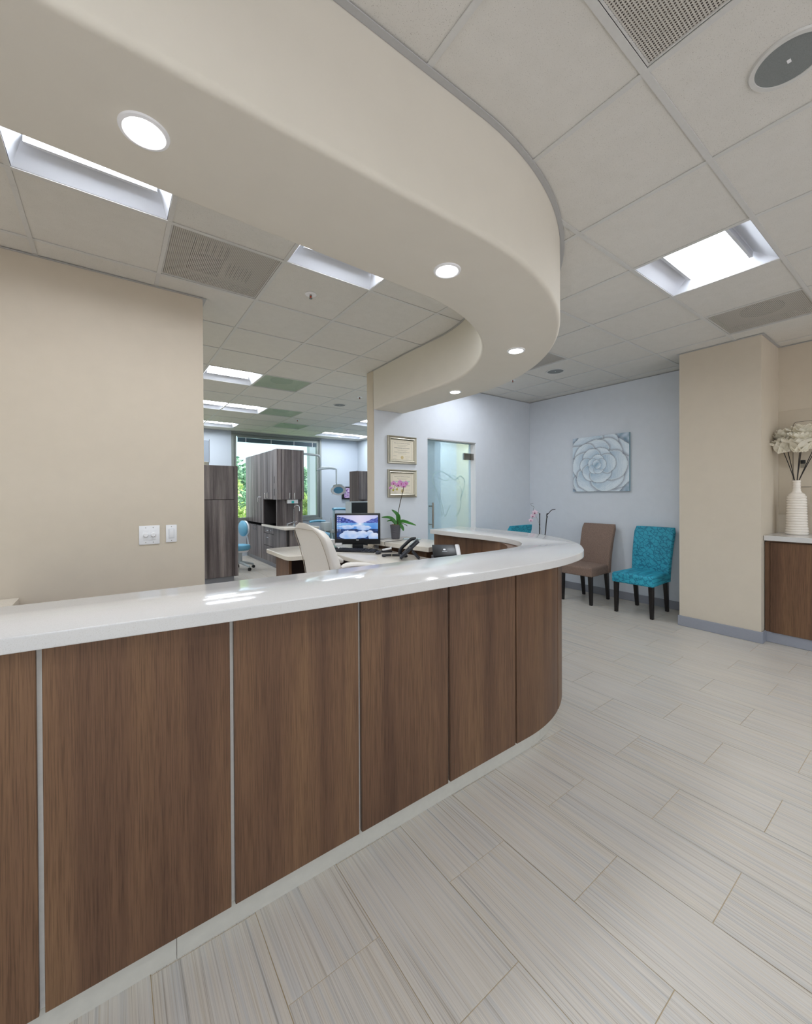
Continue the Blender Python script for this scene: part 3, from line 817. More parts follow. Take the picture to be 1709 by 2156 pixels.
# ------------------------------------------------------------------ diplomas
def text_mesh(s, size, mat, parent, loc, rot, name='lettering', align='CENTER'):
    cu = bpy.data.curves.new('t', 'FONT'); cu.body = s; cu.size = size; cu.align_x = align; cu.extrude = .0002; cu.resolution_u = 2
    o = bpy.data.objects.new('t', cu); COL.objects.link(o)
    dg = bpy.context.evaluated_depsgraph_get()
    me = bpy.data.meshes.new_from_object(o.evaluated_get(dg))
    bpy.data.objects.remove(o); bpy.data.curves.remove(cu)
    me.materials.clear(); me.materials.append(M[mat]); me.name = name
    n = bpy.data.objects.new(name, me); COL.objects.link(n); n.parent = parent; n.location = loc; n.rotation_euler = rot
    return n
def diploma(z0, z1, label):
    t = thing('framed_diploma', label, 'framed diploma', (2.912, YB, z0), 0, 'framed diplomas')
    w, h = .435, z1-z0
    fr = [((-w/2, 0), (w/2, 0)), ((w/2, 0), (w/2, h)), ((w/2, h), (-w/2, h)), ((-w/2, h), (-w/2, 0))]
    b = .046
    def railing(p, q):
        (x0, y0), (x1, y1) = p, q
        d = Vector((x1-x0, y1-y0)).normalized(); nrm = Vector((-d.y, d.x))
        prof = [(0, -.001), (0, -.022), (.006, -.027), (.014, -.024), (.026, -.021), (.032, -.024), (.038, -.020), (b, -.012), (b, -.001)]
        r0 = []; r1 = []
        for ins, dep in prof:
            r0.append((x0+d.x*ins+nrm.x*ins, dep, y0+d.y*ins+nrm.y*ins))
            r1.append((x1-d.x*ins+nrm.x*ins, dep, y1-d.y*ins+nrm.y*ins))
        MB().loft([r0, r1]).build('frame_rail', 'brushedsilver', t, smooth=20)
    for p, q in fr: railing(p, q)
    MB().box(-w/2+b-.004, w/2-b+.004, -.009, -.002, b-.004, h-b+.004).build('certificate', 'paper', t, smooth=0)
    rot = (pi/2, 0, 0); yy = -.0093
    text_mesh('University of California, Los Angeles', .0165, 'ink', t, (0, yy, h*.735), rot)
    return t, w, h, yy, rot
def line(t, x0, x1, z, yy, h=.0028, mat='ink'):
    m = MB(); x = x0
    while x < x1:
        l = random.uniform(.006, .018); m.box(x, min(x+l, x1), yy-.0003, yy, z, z+h); x += l+.004
    return m
def fill_text(t, w, h, yy, rot, second):
    for (hw, z, hh, cl) in ((.08, .675, .0022, 'ink'), (.06, .64, .0022, 'ink'), (.115, .565, .006, 'teal_dot' if second else 'ink'), (.08, .50, .0022, 'ink'), (.06, .47, .0022, 'ink'), (.115, .415, .0045, 'ink'), (.06, .365, .0022, 'ink')):
        line(t, -hw, hw, h*z, yy, hh).build('printed_line', cl, t, smooth=0)
    for x0, x1, z in ((-.13, -.08, .28), (-.13, -.09, .19), (.045, .12, .265), (.05, .10, .185)):
        line(t, x0, x1, h*z, yy, .0022).build('signature', 'ink', t, smooth=0)
    s = MB().lathe([(.022, 0), (.020, .0006)], 24).build('seal', 'gold', t); s.rotation_euler = (pi/2, 0, 0)
    s.location = (0, yy, h*.235)
    b = MB(); X = .148; z0, z1 = h*.15, h*.81
    for a in ((-X, X, z0, z0+.0012), (-X, X, z1, z1+.0012), (-X, -X+.0012, z0, z1), (X-.0012, X, z0, z1)): b.box(a[0], a[1], yy-.0002, yy, a[2], a[3])
    b.build('printed_border', 'ink', t, smooth=0)
d1 = diploma(1.772, 2.112, 'upper silver-framed university diploma on the lavender wall')
fill_text(*d1, False)
d2 = diploma(1.358, 1.700, 'lower silver-framed university diploma, behind the orchid blooms')
fill_text(*d2, True)

# ------------------------------------------------------------------ glass door
door = struct(MB().box(3.335, 4.165, YB+.055, YB+.067, .012, 2.115).build('door_1', 'frost', smooth=0))
def child(m, name, mat, par, **k): return m.build(name, mat, par, **k)
for yy in (YB-.02, YB+.14):
    child(MB().cyl((3.395, yy, 0), .0125, .955, 1.285, 16), 'pull_bar', 'steel', door)
for z in (1.0, 1.24): child(MB().tube([(3.395, YB-.02, z), (3.395, YB+.14, z)], .008, 10), 'standoff', 'steel', door)
for z in (1.93, .3):
    child(MB().box(4.03, 4.14, YB+.043, YB+.079, z-.045, z+.045), 'hinge_plate', 'steel', door, bevel=.004)
    child(MB().box(4.15, 4.214, YB+.035, YB+.085, z-.045, z+.045), 'hinge_plate', 'steel', door, bevel=.004)
    child(MB().cyl((4.145, YB+.061, 0), .012, z-.03, z+.03, 12), 'hinge_knuckle', 'steel', door)
ep = YB+.053
def ribbon(pts, w):
    P = spline([(p[0], ep, p[1]) for p in pts], 6); m = MB()
    L = []; R = []
    for i, p in enumerate(P):
        a = Vector(P[max(i-1, 0)]); b = Vector(P[min(i+1, len(P)-1)]); d = (b-a).normalized(); n = Vector((-d.z, 0, d.x))
        L.append(Vector(p)+n*w/2); R.append(Vector(p)-n*w/2)
    for i in range(len(P)-1): m.quad(L[i], R[i], R[i+1], L[i+1])
    return m
for pts, w in (([(3.62, 1.10), (3.58, 1.28), (3.50, 1.48), (3.45, 1.60), (3.50, 1.68), (3.62, 1.70), (3.76, 1.64), (3.86, 1.60), (3.97, 1.65), (4.04, 1.58), (4.02, 1.45), (3.96, 1.33), (3.97, 1.22), (3.90, 1.12), (3.86, 1.09)], .018),
               ([(3.58, 1.40), (3.62, 1.24), (3.67, 1.10), (3.72, 1.17), (3.76, 1.24)], .014), ([(3.56, 1.62), (3.70, 1.58), (3.80, 1.66), (3.93, 1.60)], .012), ([(3.94, 1.52), (3.99, 1.42), (3.95, 1.30)], .014)):
    child(ribbon(pts, w), 'etched_line', 'etch', door, smooth=0)
struct(MB().box(DX0+.001, DX1-.001, YB+.001, YB+.139, DH-.014, DH-.001).build('trim_5', 'angle', smooth=0))
struct(MB().box(DX1-.006, DX1-.0005, YB+.002, YB+.138, 0.002, DH-.016).build('trim_6', 'white', smooth=0))

# ------------------------------------------------------------------ switches
t = thing('dimmer_switch', 'white double dimmer plate with two round knobs on the cream wall', 'switch', (.2125, YC, 1.054))
MB().box(-.061, .061, -.007, -.0005, 0, .130).build('wall_plate', 'white', t, bevel=.002)
for x in (-.022, .022):
    MB().box(x-.017, x+.017, -.0085, -.0071, .032, .100).build('insert', 'white', t, smooth=0)
    k = MB().lathe([(.015, 0), (.0145, .012), (.012, .016)], 24).build('knob', 'white', t); k.rotation_euler = (pi/2, 0, 0); k.location = (x, -.0086, .066)
    for z in (.014, .116):
        k = MB().lathe([(.003, 0), (.002, .0012)], 10).build('screw', 'steel', t); k.rotation_euler = (pi/2, 0, 0); k.location = (x, -.0071, z)
t = thing('light_switch', 'white single rocker switch right of the dimmer plate', 'switch', (.345, YC, 1.060))
MB().box(-.034, .034, -.007, -.0005, 0, .123).build('wall_plate', 'white', t, bevel=.002)
MB().box(-.017, .017, -.0085, -.0071, .028, .095).build('insert', 'pan', t, smooth=0)
MB().at(0, -.009, .0615, 0, radians(5)).box(-.0145, .0145, -.003, .002, -.031, .031).build('rocker', 'white', t, bevel=.001)
for z in (.012, .111):
    k = MB().lathe([(.003, 0), (.002, .0012)], 10).build('screw', 'steel', t); k.rotation_euler = (pi/2, 0, 0); k.location = (0, -.0071, z)

# ------------------------------------------------------------------ alcove: cabinet, panel, vase, roses
t = thing('base_cabinet', 'brown wood base cabinet in the alcove right of the column', 'cabinet', (5.19, .2, 0))
MB().box(-.235, .255, -.9, .86, .09, .948).build('carcass', 'oak', t, smooth=0)
for y0, y1 in ((.285, .825), (-.26, .28), (-.80, -.265)):
    MB().box(-.257, -.236, y0, y1, .10, .935).build('cabinet_door', 'oak', t, smooth=0, bevel=.0015, seg=1)
MB().box(-.246, -.236, .83, .865, .10, .935).build('filler_strip', 'oak', t, smooth=0)
MB().box(-.235, .2, -.9, .86, 0, .089).build('toe_kick', 'rubber', t, smooth=0)
MB().box(-.243, -.2355, -.9, .86, 0.001, .1).build('toe_strip', 'rubber', t, smooth=0, bevel=.002, seg=1)
tag(MB().box(4.905, 5.447, -.7, 1.066, .950, .995).build('cabinet_top', 'quartz', bevel=.002, seg=1, loc=(5.19, .2, .95)), 'white quartz slab on the alcove cabinet, under the vase', 'countertop')
t = thing('electrical_panel', 'beige painted flush panel door behind the white roses', 'panel', (XW, .85, 1.18))
fp = MB(); fp.box(-.006, -.0005, -.55, .22, 0, 1.03); fp.build('face_plate', 'cream', t, bevel=.002)
dr = [(.108, .27), (.108, .87), (.10, .895), (.085, .905), (-.50, .905), (-.50, .12), (-.02, .12), (-.02, .27)]
dp = MB(); n_ = len(dr)
dp.loft([[(-.0075, p[0]*1.0, p[1]) for p in dr], [(-.0135, p[0], p[1]) for p in dr]])
dp.build('panel_door', 'cream', t, bevel=.001, seg=1)
MB().loft([[(-.0062, p[0]+(.004 if p[0] > 0 else -.004), p[1]+(.004 if p[1] > .5 else -.004)) for p in dr], [(-.0074, p[0]+(.004 if p[0] > 0 else -.004), p[1]+(.004 if p[1] > .5 else -.004)) for p in dr]]).build('door_gap', 'duct', t, smooth=0)
MB().box(-.022, -.0137, .02, .055, .495, .53).build('latch', 'black', t, bevel=.002)
MB().box(-.019, -.0137, .02, .055, .455, .492).build('latch_plate', 'steel', t, smooth=0)

VX, VY, VZ = 5.27, .905, .9955
t = thing('ribbed_vase', 'tall ivory ribbed ceramic bottle vase on the alcove countertop', 'vase', (VX, VY, VZ))
prof = [(.01, .001), (.079, .001)]
H = .515
key_ = [(0, .080), (.04, .081), (.2, .075), (.45, .071), (.62, .069), (.70, .067), (.74, .057), (.79, .033), (.84, .028), (.93, .027), (1.0, .029)]
def rad(v):
    for i in range(len(key_)-1):
        if key_[i][0] <= v <= key_[i+1][0]:
            f = (v-key_[i][0])/(key_[i+1][0]-key_[i][0]); f = f*f*(3-2*f); return key_[i][1]*(1-f)+key_[i+1][1]*f
    return .03
ribs = 21; N = 21*8
rings = []
SEG = 40
for i in range(N+1):
    v = i/N; r = rad(v); fr_ = (v*ribs) % 1
    amp = .0066 if v < .72 else .0030
    rr = r+amp*(abs(sin(pi*fr_))**.6-.5)
    rings.append([((rr+.0012*noise.noise(Vector((cos(2*pi*j/SEG)*2, sin(2*pi*j/SEG)*2, v*16))))*cos(2*pi*j/SEG), (rr)*sin(2*pi*j/SEG), v*H+.004*noise.noise(Vector((cos(2*pi*j/SEG), sin(2*pi*j/SEG), v*9)))*min(1, v*8)) for j in range(SEG)])
inn = [[(.022*cos(2*pi*j/SEG), .022*sin(2*pi*j/SEG), z) for j in range(SEG)] for z in (H, H-.12)]
MB().loft(rings+inn).build('vase_body', 'vase', t, smooth=60)

def rose_petal(ring, k, n, rnd):
    a = 2*pi*k/n+ring*.7+rnd.uniform(-.2, .2)
    tilt = (.08, .30, .52, .80)[ring]; ln = (.078, .090, .096, .100)[ring]*rnd.uniform(.9, 1.12); wd = (.038, .058, .075, .088)[ring]
    ph = rnd.uniform(0, 6)
    def f(u, v):
        s = (u-.5)*2; w = wd*(.35+.65*sin(pi*min(1, .25+v*.62)))
        r = .006+ln*sin(tilt)*v*(1+.25*v); z = 1.55*ln*cos(tilt)*v*(1.15-.15*v)-.012*(ring == 3)+.010*sin(5*s+ph)*v*v*(.4+.3*ring)
        if v > .75: r += .012*(v-.75)*4*(.4+.4*ring); z -= .010*(v-.75)*4*(ring > 0)
        bend = s*s*(.012+.01*(3-ring))*(1-.3*v)
        x = r-bend; y = s*w*.62+.004*sin(7*v+ph)
        return (x*cos(a)-y*sin(a), x*sin(a)+y*cos(a), z)
    return MB().grid(f, 8, 6)
def rose(bloom, mouth, label, seed, size=1.0):
    rnd = random.Random(seed)
    t = thing('artificial_rose', label, 'flower', (VX+mouth[0], VY+mouth[1], VZ+H-.02), 0, 'white roses in the ribbed vase')
    b = Vector((bloom[0]-VX-mouth[0], bloom[1]-VY-mouth[1], bloom[2]-VZ-H+.02))
    mid = b*.5+Vector((0, 0, .01))
    MB().tube(spline([(-mouth[0]*.6, -mouth[1]*.6, -.09), (0, 0, 0), tuple(mid), tuple(b)], 5), .0033, 8).build('stem', 'twig', t)
    MB().at(*b).lathe([(.004, -.012), (.014, -.004), (.022, .006)], 12).build('calyx', 'twig', t)
    d = Vector((b.x, b.y, b.z*.6)).normalized()
    for ring, n in ((0, 4), (1, 5), (2, 6), (3, 7)):
        for k in range(n):
            m = rose_petal(ring, k, n, rnd); m.v = [tuple(Vector(p)*size) for p in m.v]
            o = m.build('petal', 'rose', t, smooth=80, solid=.0012)
            o.location = b; o.rotation_euler = (-.25*d.y*2, .25*d.x*2, 0)
rose((5.22, .990, 1.79), (-.006, .010), 'lowest ivory rose at the left of the vase bouquet', 1, 1.0)
rose((5.29, .985, 1.87), (.002, .012), 'upper left ivory rose at the back of the bouquet', 2, 1.0)
rose((5.16, .865, 1.79), (-.010, -.004), 'large front ivory rose at the centre of the bouquet', 3, 1.2)
rose((5.27, .865, 1.88), (.006, -.002), 'top ivory rose above the large front bloom', 4, 1.15)
rose((5.23, .765, 1.80), (-.004, -.012), 'ivory rose at the right of the bouquet, cut by the picture edge', 5, 1.1)
rose((5.31, .775, 1.86), (.008, -.010), 'rear right ivory rose of the bouquet, mostly out of frame', 6, 1.0)

# ------------------------------------------------------------------ reception desk
ZD = .78
desk = thing('reception_desk', 'beige quartz corner desk with brown wood base behind the counter', 'desk', (1.9, 3.6, 0))
dpoly = arc(1.50, 4.0, .09, pi, 1.42*pi, 6)+[(1.60, 3.905), (1.89, 3.92), (1.87, 3.4), (1.86, 2.1), (2.38, 2.1), (2.47, 2.4), (2.47, YB-.002), (2.495, YB+.0), (2.495, 4.69), (1.83, 4.69)]+arc(1.47, 4.63, .05, pi/2, pi, 5)
MB().prism([(p[0]-1.9, p[1]-3.6) for p in dpoly], ZD-.045, ZD, rb=.004, rt=.006, steps=2).build('desktop', 'beigequartz', desk, smooth=35)
MB().box(-.415, -.385, .50, .90, 0, ZD-.046).build('end_panel', 'oak', desk, smooth=0)
MB().box(-.385, .57, .87, .90, .0, ZD-.046).build('modesty_panel', 'darkwood', desk, smooth=0)
MB().box(.03, .06, -1.4, -.35, 0.05, ZD-.046).build('pedestal_front', 'darkwood', desk, smooth=0)
led = thing('counter_ledge', 'low beige quartz ledge against the lavender wall, holding the orchid', 'counter', (2.7, 3.6, 0))
lp = [(2.415, YB-.002), (2.445, 3.6), (2.52, 3.075), (2.70, 3.115), (2.98, 3.115), (2.98, YB-.002)]
MB().prism([(p[0]-2.7, p[1]-3.6) for p in lp], .822, .870, rb=.003, rt=.004, steps=2).build('ledge_top', 'beigequartz', led, smooth=35)
MB().box(-.135, .2, -.44, .465, 0, .821).build('ledge_base', 'oak', led, smooth=0)
t = thing('side_desk', 'white desk top corner against the cream wall at the left edge', 'desk', (-1.4, 2.8, 0))
MB().box(-1.0, .95, -.45, .515, .745, .785).build('desktop', 'beigequartz', t, bevel=.003, seg=1)
MB().box(-.95, .90, -.4, .50, 0, .744).build('cabinet_body', 'oak', t, smooth=0)

# computer
IR36 = radians(-36.2)
def screen_pic(u, v):
    n = lambda s, o=0: noise.noise(Vector((u*s, v*s, o)))
    if v > .67:
        c = mixc((.62, .66, .95), (.85, .82, .98), 1-abs(u-.55)*1.6)
        hl = .67+.33*max(0, (.50-u)/.50)**.8*(1+.25*n(9, 1)); hr = .67+.26*max(0, (u-.62)/.38)*(1+.3*n(8, 2))
        if v < hl and u < .52: c = mixc((.02, .05, .30), (.25, .33, .75), .5+n(22, 3)*1.2)
        if v < hr: c = mixc((.05, .08, .40), (.35, .42, .82), .5+n(22, 4)*1.2)
    elif v > .42:
        c = mixc((.10, .34, .80), (.45, .70, .95), .4+.4*n(4, 5)+(v-.42)); c = mixc(c, (.95, .95, 1), max(0, 1-abs(u-.56)*9)*(v > .5))
    else: c = mixc((.02, .05, .16), (.10, .22, .5), .4+n(12, 6))
    for (a, b, ra, rb) in ((.28, .50, .15, .085), (.66, .46, .17, .10), (.33, .16, .27, .19), (.62, .18, .14, .17), (.80, .24, .08, .11), (.90, .10, .14, .16), (.14, .52, .09, .04), (.48, .56, .12, .04)):
        q = sqrt(((u-a)/ra)**2+((v-b)/rb)**2)+.22*noise.noise(Vector((u*11, v*11, a*9)))
        if q < 1: c = mixc((.42, .62, .95), (.82, .87, 1), .35+.5*(v-b)/rb*.8+.5*n(9, a*5)+.2)
    if u < .11 and v > .3:
        gu, gv = (u % .05)/.05, (v % .083)/.083
        if .3 < gu < .7 and .3 < gv < .75: c = (.85, .87, .95)
    return c
mon = thing('computer_monitor', 'black all-in-one computer showing an icy lake on the desk', 'computer', (2.225, 3.965, ZD), IR36)
MB().box(-.253, .253, -.02, .035, .060, .405).build('housing', 'black', mon, bevel=.006)
cgrid('screen', 'screen', screen_pic, 108, 66, lambda u, v: (-.230+.460*u, -.0212, .122+.262*v), mon, 1.45)
MB().box(-.014, .014, -.0215, -.0203, .1045, .1125).build('badge', 'chrome', mon, smooth=0)
MB().box(-.245, -.17, -.045, -.022, .052, .078).build('white_sticker', 'white', mon, smooth=0)
MB().box(-.06, .06, .0, .03, .008, .07).build('stand_neck', 'black', mon, bevel=.005)
MB().box(-.10, .10, -.07, .09, 0, .010).build('stand_foot', 'black', mon, bevel=.004)

RK = radians(-50)
kb = thing('computer_keyboard', 'black keyboard on the desk in front of the monitor', 'keyboard', (2.13, 3.83, ZD), RK)
kbm = MB(); kbm.loft([[(-.222, -.068, 0), (.222, -.068, 0), (.222, .068, 0), (-.222, .068, 0)], [(-.220, -.066, .012), (.220, -.066, .012), (.220, .066, .024), (-.220, .066, .024)]])
kbm.build('keyboard_body', 'black', kb, bevel=.002)
keys = MB()
for r in range(6):
    for c in range(21):
        if c in (15, 18) or (r == 5 and c > 14): continue
        y = -.056+r*.0195; x = -.212+c*.0202; z = .0125+(y+.066)*.091
        keys.loft([[(x, y, z), (x+.0175, y, z), (x+.0175, y+.0165, z+.0015), (x, y+.0165, z+.0015)], [(x+.002, y+.002, z+.008), (x+.0155, y+.002, z+.008), (x+.0155, y+.0145, z+.0095), (x+.002, y+.0145, z+.0095)]])
keys.build('keys', 'key', kb, smooth=0, kind='stuff')
t = thing('computer_mouse', 'small black mouse to the right of the keyboard', 'mouse', (2.225, 3.535, ZD), RK)
MB().ball((0, 0, .012), .03, .046, .019, 18, 10).build('shell', 'charcoal', t)
MB().box(-.004, .004, .012, .034, .024, .033).build('scroll_wheel', 'black', t, bevel=.002)
for s in (-1, 1): MB().ball((s*.014, .022, .022), .012, .02, .009, 10, 6).build('button', 'black', t)
t = thing('stapler', 'small white-topped black stapler by the ledge, right of the mouse', 'stapler', (2.365, 3.585, ZD), radians(-30))
MB().box(-.06, .055, -.025, .025, 0, .018).build('base', 'black', t, bevel=.004)
MB().at(.0, 0, .03, 0, 0, radians(-10)).box(-.05, .05, -.018, .018, -.006, .012).build('top_arm', 'white', t, bevel=.005)
MB().cyl((.045, 0, 0), .006, .03, .062, 10).build('knob', 'white', t)
t = thing('card_terminal', 'dark wedge card terminal with green face left of the keyboard', 'card terminal', (2.0, 4.13, ZD), radians(20))
MB().loft([[(-.04, -.05, 0), (.04, -.05, 0), (.04, .06, 0), (-.04, .06, 0)], [(-.036, -.045, .02), (.036, -.045, .02), (.036, .055, .075), (-.036, .055, .075)]]).build('case', 'charcoal', t, bevel=.004)
MB().quad((-.026, -.035, .0262), (.026, -.035, .0262), (.026, .03, .0625), (-.026, .03, .0625)).build('display', 'green_face', t, smooth=0)
tag(MB().box(-.06, .06, -.05, .05, 0, .075).build('white_box', 'white', bevel=.004), 'small white box on the desk behind the monitor corner', 'box').location = (2.12, 4.48, ZD)

# desk phone: slab rising to the right (local +x), seen on edge
ph = thing('desk_phone', 'black desk telephone propped on its stand, seen from the side', 'telephone', (2.28, 3.03, ZD), IR36)
TH = radians(43)
m = MB().at(-.10, 0, .012, 0, 0, -TH); m.box(0, .235, -.09, .09, 0, .026)
m.build('phone_body', 'charcoal', ph, bevel=.006)
m = MB().at(-.10, 0, .012, 0, 0, -TH); m.tube(spline([(.015, .045, .035), (.05, .045, .062), (.12, .045, .066), (.19, .045, .062), (.225, .045, .036)], 6), [.018]*6+[.016]*18+[.018], 12)
m.build('handset', 'black', ph)
m = MB().at(-.10, 0, .012, 0, 0, -TH); m.box(.14, .225, -.085, .015, .0262, .040); m.build('display_hood', 'charcoal', ph, bevel=.003)
m = MB().at(-.10, 0, .012, 0, 0, -TH); m.quad((.145, -.08, .0403), (.22, -.08, .0403), (.22, .008, .0403), (.145, .008, .0403)); m.build('display', 'enamelgrey', ph, smooth=0)
m = MB()
for i in range(4):
    for j in range(3): m.at(-.10, 0, .012, 0, 0, -TH); m.box(.03+i*.025, .047+i*.025, -.075+j*.028, -.055+j*.028, .0262, .030)
m.build('keypad', 'key', ph, smooth=0, kind='stuff')
for s in (-1, 1):
    MB().tube([(.0, s*.07, .085), (.075, s*.07, .004)], .008, 8).build('stand_leg', 'charcoal', ph)
MB().tube([(.06, -.07, .012), (.06, .07, .012)], .006, 8).build('stand_bar', 'charcoal', ph)
hs = thing('phone_headset', 'black handset lying flat on the desk beside the telephone', 'handset', (2.235, 3.25, ZD), radians(-45))
MB().tube(spline([(-.125, 0, .014), (-.06, 0, .019), (.06, 0, .019), (.125, 0, .014)], 5), .0125, 10).build('grip', 'black', hs)
for s in (-1, 1): MB().ball((s*.105, 0, .013), .026, .02, .013, 12, 8).build('earpiece', 'charcoal', hs)
MB().tube([(-.03, 0, .02), (-.024, 0, .02)], .0135, 10).build('band', 'brushedsilver', hs)

# scanner
sc = thing('document_scanner', 'black document scanner with white side cover next to the counter', 'scanner', (2.27, 2.53, ZD), IR36)
def xpr(name, mat, pts, x0, x1, b=.006):
    MB().loft([[(x0, p[0], p[1]) for p in pts], [(x1, p[0], p[1]) for p in pts]]).build(name, mat, sc, bevel=b)
xpr('base', 'charcoal', [(-.11, 0), (.08, 0), (.10, .09), (.0, .10), (-.11, .05)], -.125, .10)
xpr('lid', 'black', [(-.075, .090), (.095, .165), (.100, .178), (.07, .180), (-.08, .112)], -.118, .075)
xpr('side_cover', 'white', [(-.10, .0), (.09, .0), (.125, .16), (.09, .185), (-.10, .075)], .076, .118, .012)
xpr('tray', 'charcoal', [(-.15, .03), (-.09, .05), (-.08, .088), (-.13, .062)], -.115, .072, .004)
MB().at(-.02, -.0, .1492, 0, radians(24.5)).cyl((0, 0, 0), .011, 0, .0012, 20).build('emblem', 'white', sc)
for i in range(7): MB().at(-.02, -.0, .1492, 0, radians(24.5)).box(-.02+i*.006, -.016+i*.006, -.035, -.030, .0, .001).build('lettering', 'enamelgrey', sc, smooth=0)

# ledge items
tag(MB().box(-.10, .10, -.035, .035, 0, .004).build('notepad', 'paleblue', bevel=.001, seg=1), 'flat pale pad with dark clip on the ledge beside the orchid pot', 'notepad').location = (2.84, 3.77, .871)
bpy.data.objects['notepad'].rotation_euler = (0, 0, radians(-36))
MB().tube([(-.10, -.03, .006), (-.10, .03, .006)], .004, 8).build('clip', 'black', bpy.data.objects['notepad'])
def cable(pts, label, name='cable', r=.0022):
    m = MB().tube(spline(pts, 8), r, 6); o = m.build(name, 'black', loc=pts[0]); return tag(o, label, 'cable')
cable([(2.70, 3.76, .8735), (2.62, 3.72, .8735), (2.50, 3.70, .8735), (2.425, 3.70, .875), (2.41, 3.70, .86), (2.412, 3.68, .82), (2.42, 3.66, .79), (2.40, 3.69, .784)], 'thin black cable running from the pad over the ledge edge')
cable([(2.56, 3.94, .8735), (2.48, 3.93, .8735), (2.425, 3.93, .876), (2.400, 3.93, .86), (2.403, 3.93, .79), (2.37, 3.98, .7835), (2.35, 4.02, .7835)], 'thin black cable dropping from the ledge to the monitor foot')
cable([(2.27, 3.565, .784), (2.345, 3.68, .7835), (2.36, 3.80, .7835), (2.38, 3.95, .7835)], 'thin black mouse cord on the quartz desk')

# orchid
ox, oy, oz = 2.72, 3.935, .8705
t = thing('potted_orchid', 'pink phalaenopsis orchid in a grey ribbed pot on the ledge', 'potted plant', (ox, oy, oz))
pr = [(.01, 0), (.048, 0)]
for i in range(1, 45):
    v = i/44; pr.append((.048+.017*v+(.0012 if i % 3 == 0 else -.0004), .165*v))
pr += [(.058, .163), (.055, .145), (.01, .145)]
MB().lathe(pr, 40).build('pot', 'potgrey', t, smooth=40)
soil = MB(); r_ = random.Random(3)
for i in range(60):
    a = r_.uniform(0, 6.28); q = .05*sqrt(r_.random()); soil.ball((q*cos(a), q*sin(a), .155+r_.uniform(0, .012)), .010, .007, .006, 6, 4)
soil.build('bark_chips', 'bark', t, kind='stuff')
CRX = Vector((.807, -.59, 0)); CRY = Vector((.59, .807, 0))
def P(a, b, c): v = CRX*a+CRY*b; return (v.x, v.y, c)
def leaf(path, wmax, name='leaf', mat='leaf', par=None):
    S = spline(path, 7); m = MB(); n = len(S); L = []; 
    for i, p in enumerate(S):
        u = i/(n-1); w = wmax*(sin(pi*min(1, .12+.88*u))**.7)*(1 if u < .98 else .3)
        a = Vector(S[max(i-1, 0)]); b = Vector(S[min(i+1, n-1)]); d = (b-a).normalized()
        side = d.cross(Vector((0, 0, .55))-CRY*.85); side = side.normalized() if side.length > .05 else CRX.copy()
        up = side.cross(d)
        L.append([Vector(p)-side*w+up*w*.25, Vector(p), Vector(p)+side*w+up*w*.25])
    for i in range(n-1):
        for k in range(2): m.quad(L[i][k], L[i][k+1], L[i+1][k+1], L[i+1][k])
    return m.build(name, mat, par, smooth=60, solid=.002)
leaf([P(.02, 0, .16), P(.035, .0, .22), P(.02, -.02, .29), P(-.045, -.03, .345)], .026, par=t)
leaf([P(.015, -.02, .16), P(-.02, -.02, .22), P(-.08, -.02, .255), P(-.165, -.02, .255)], .019, par=t)
leaf([P(.0, .02, .16), P(-.03, .03, .205), P(-.06, .03, .215), P(-.105, .03, .205)], .013, par=t)
leaf([P(.02, 0, .16), P(.07, -.01, .205), P(.14, -.03, .195), P(.245, -.05, .160)], .021, par=t)
leaf([P(.03, -.01, .165), P(.06, -.03, .165), P(.085, -.04, .125), P(.095, -.045, .095)], .019, par=t)
MB().tube(spline([P(.03, 0, .17), P(.07, -.02, .185), P(.12, -.02, .165), P(.14, -.02, .15)], 4), .004, 6).build('aerial_root', 'stem', t)
MB().tube(spline([P(.025, 0, .16), P(.032, 0, .30), P(.055, 0, .42), P(.085, 0, .545), P(.098, 0, .61), P(.085, -.01, .64), P(.05, -.01, .655)], 6), .0042, 8).build('flower_stalk', 'stem', t)
def orchid_flower(par, c, size, face, petal_mat, name='bloom'):
    """five tepals and a lip, facing direction face"""
    f = Vector(face).normalized(); r = f.cross(Vector((0, 0, 1))).normalized(); u = r.cross(f)
    m = MB()
    for ang, l, w in ((90, 1, .34), (210, .95, .34), (330, .95, .34), (15, .95, .55), (165, .95, .55)):
        a = radians(ang); d = r*cos(a)+u*sin(a); s = -r*sin(a)+u*cos(a)
        def g(x, y, d=d, s=s, l=l, w=w):
            p = d*size*l*x+s*size*w*(y*2-1)*sin(pi*min(1, .12+.86*x))+f*size*(.18*x-.22*x*x+.10*(1-(2*y-1)**2))
            return tuple(Vector(c)+p)
        m.grid(g, 5, 4)
    o = m.build(name, petal_mat, par, smooth=60, solid=.0008)
    lip = MB(); q = Vector(c)+f*size*.18-u*size*.16
    lip.ball(tuple(q), size*.20, size*.20, size*.18, 8, 6); lip.ball(tuple(q-u*size*.18+f*size*.1), size*.14, size*.14, size*.16, 8, 6)
    lip.build('lip', 'magenta', o)
vf = (-.5, -.85, -.1)
for a, b, z, s in ((-.02, -.02, .655, .034), (.035, -.03, .635, .036), (.07, -.02, .655, .034), (.10, -.03, .625, .035), (.125, -.01, .655, .034), (.055, .0, .67, .03), (-.055, -.01, .60, .022)):
    orchid_flower(t, P(a, b, z), s, vf, 'orchidpink')
for a, z in ((-.025, .575), (.02, .585)):
    MB().ball(P(a, 0, z), .010, .010, .014, 10, 8).build('bud', 'bud', t)
    MB().tube([P(a, 0, z), P(a+.02, 0, .635)], .0018, 6).build('bud_stalk', 'stem', t)

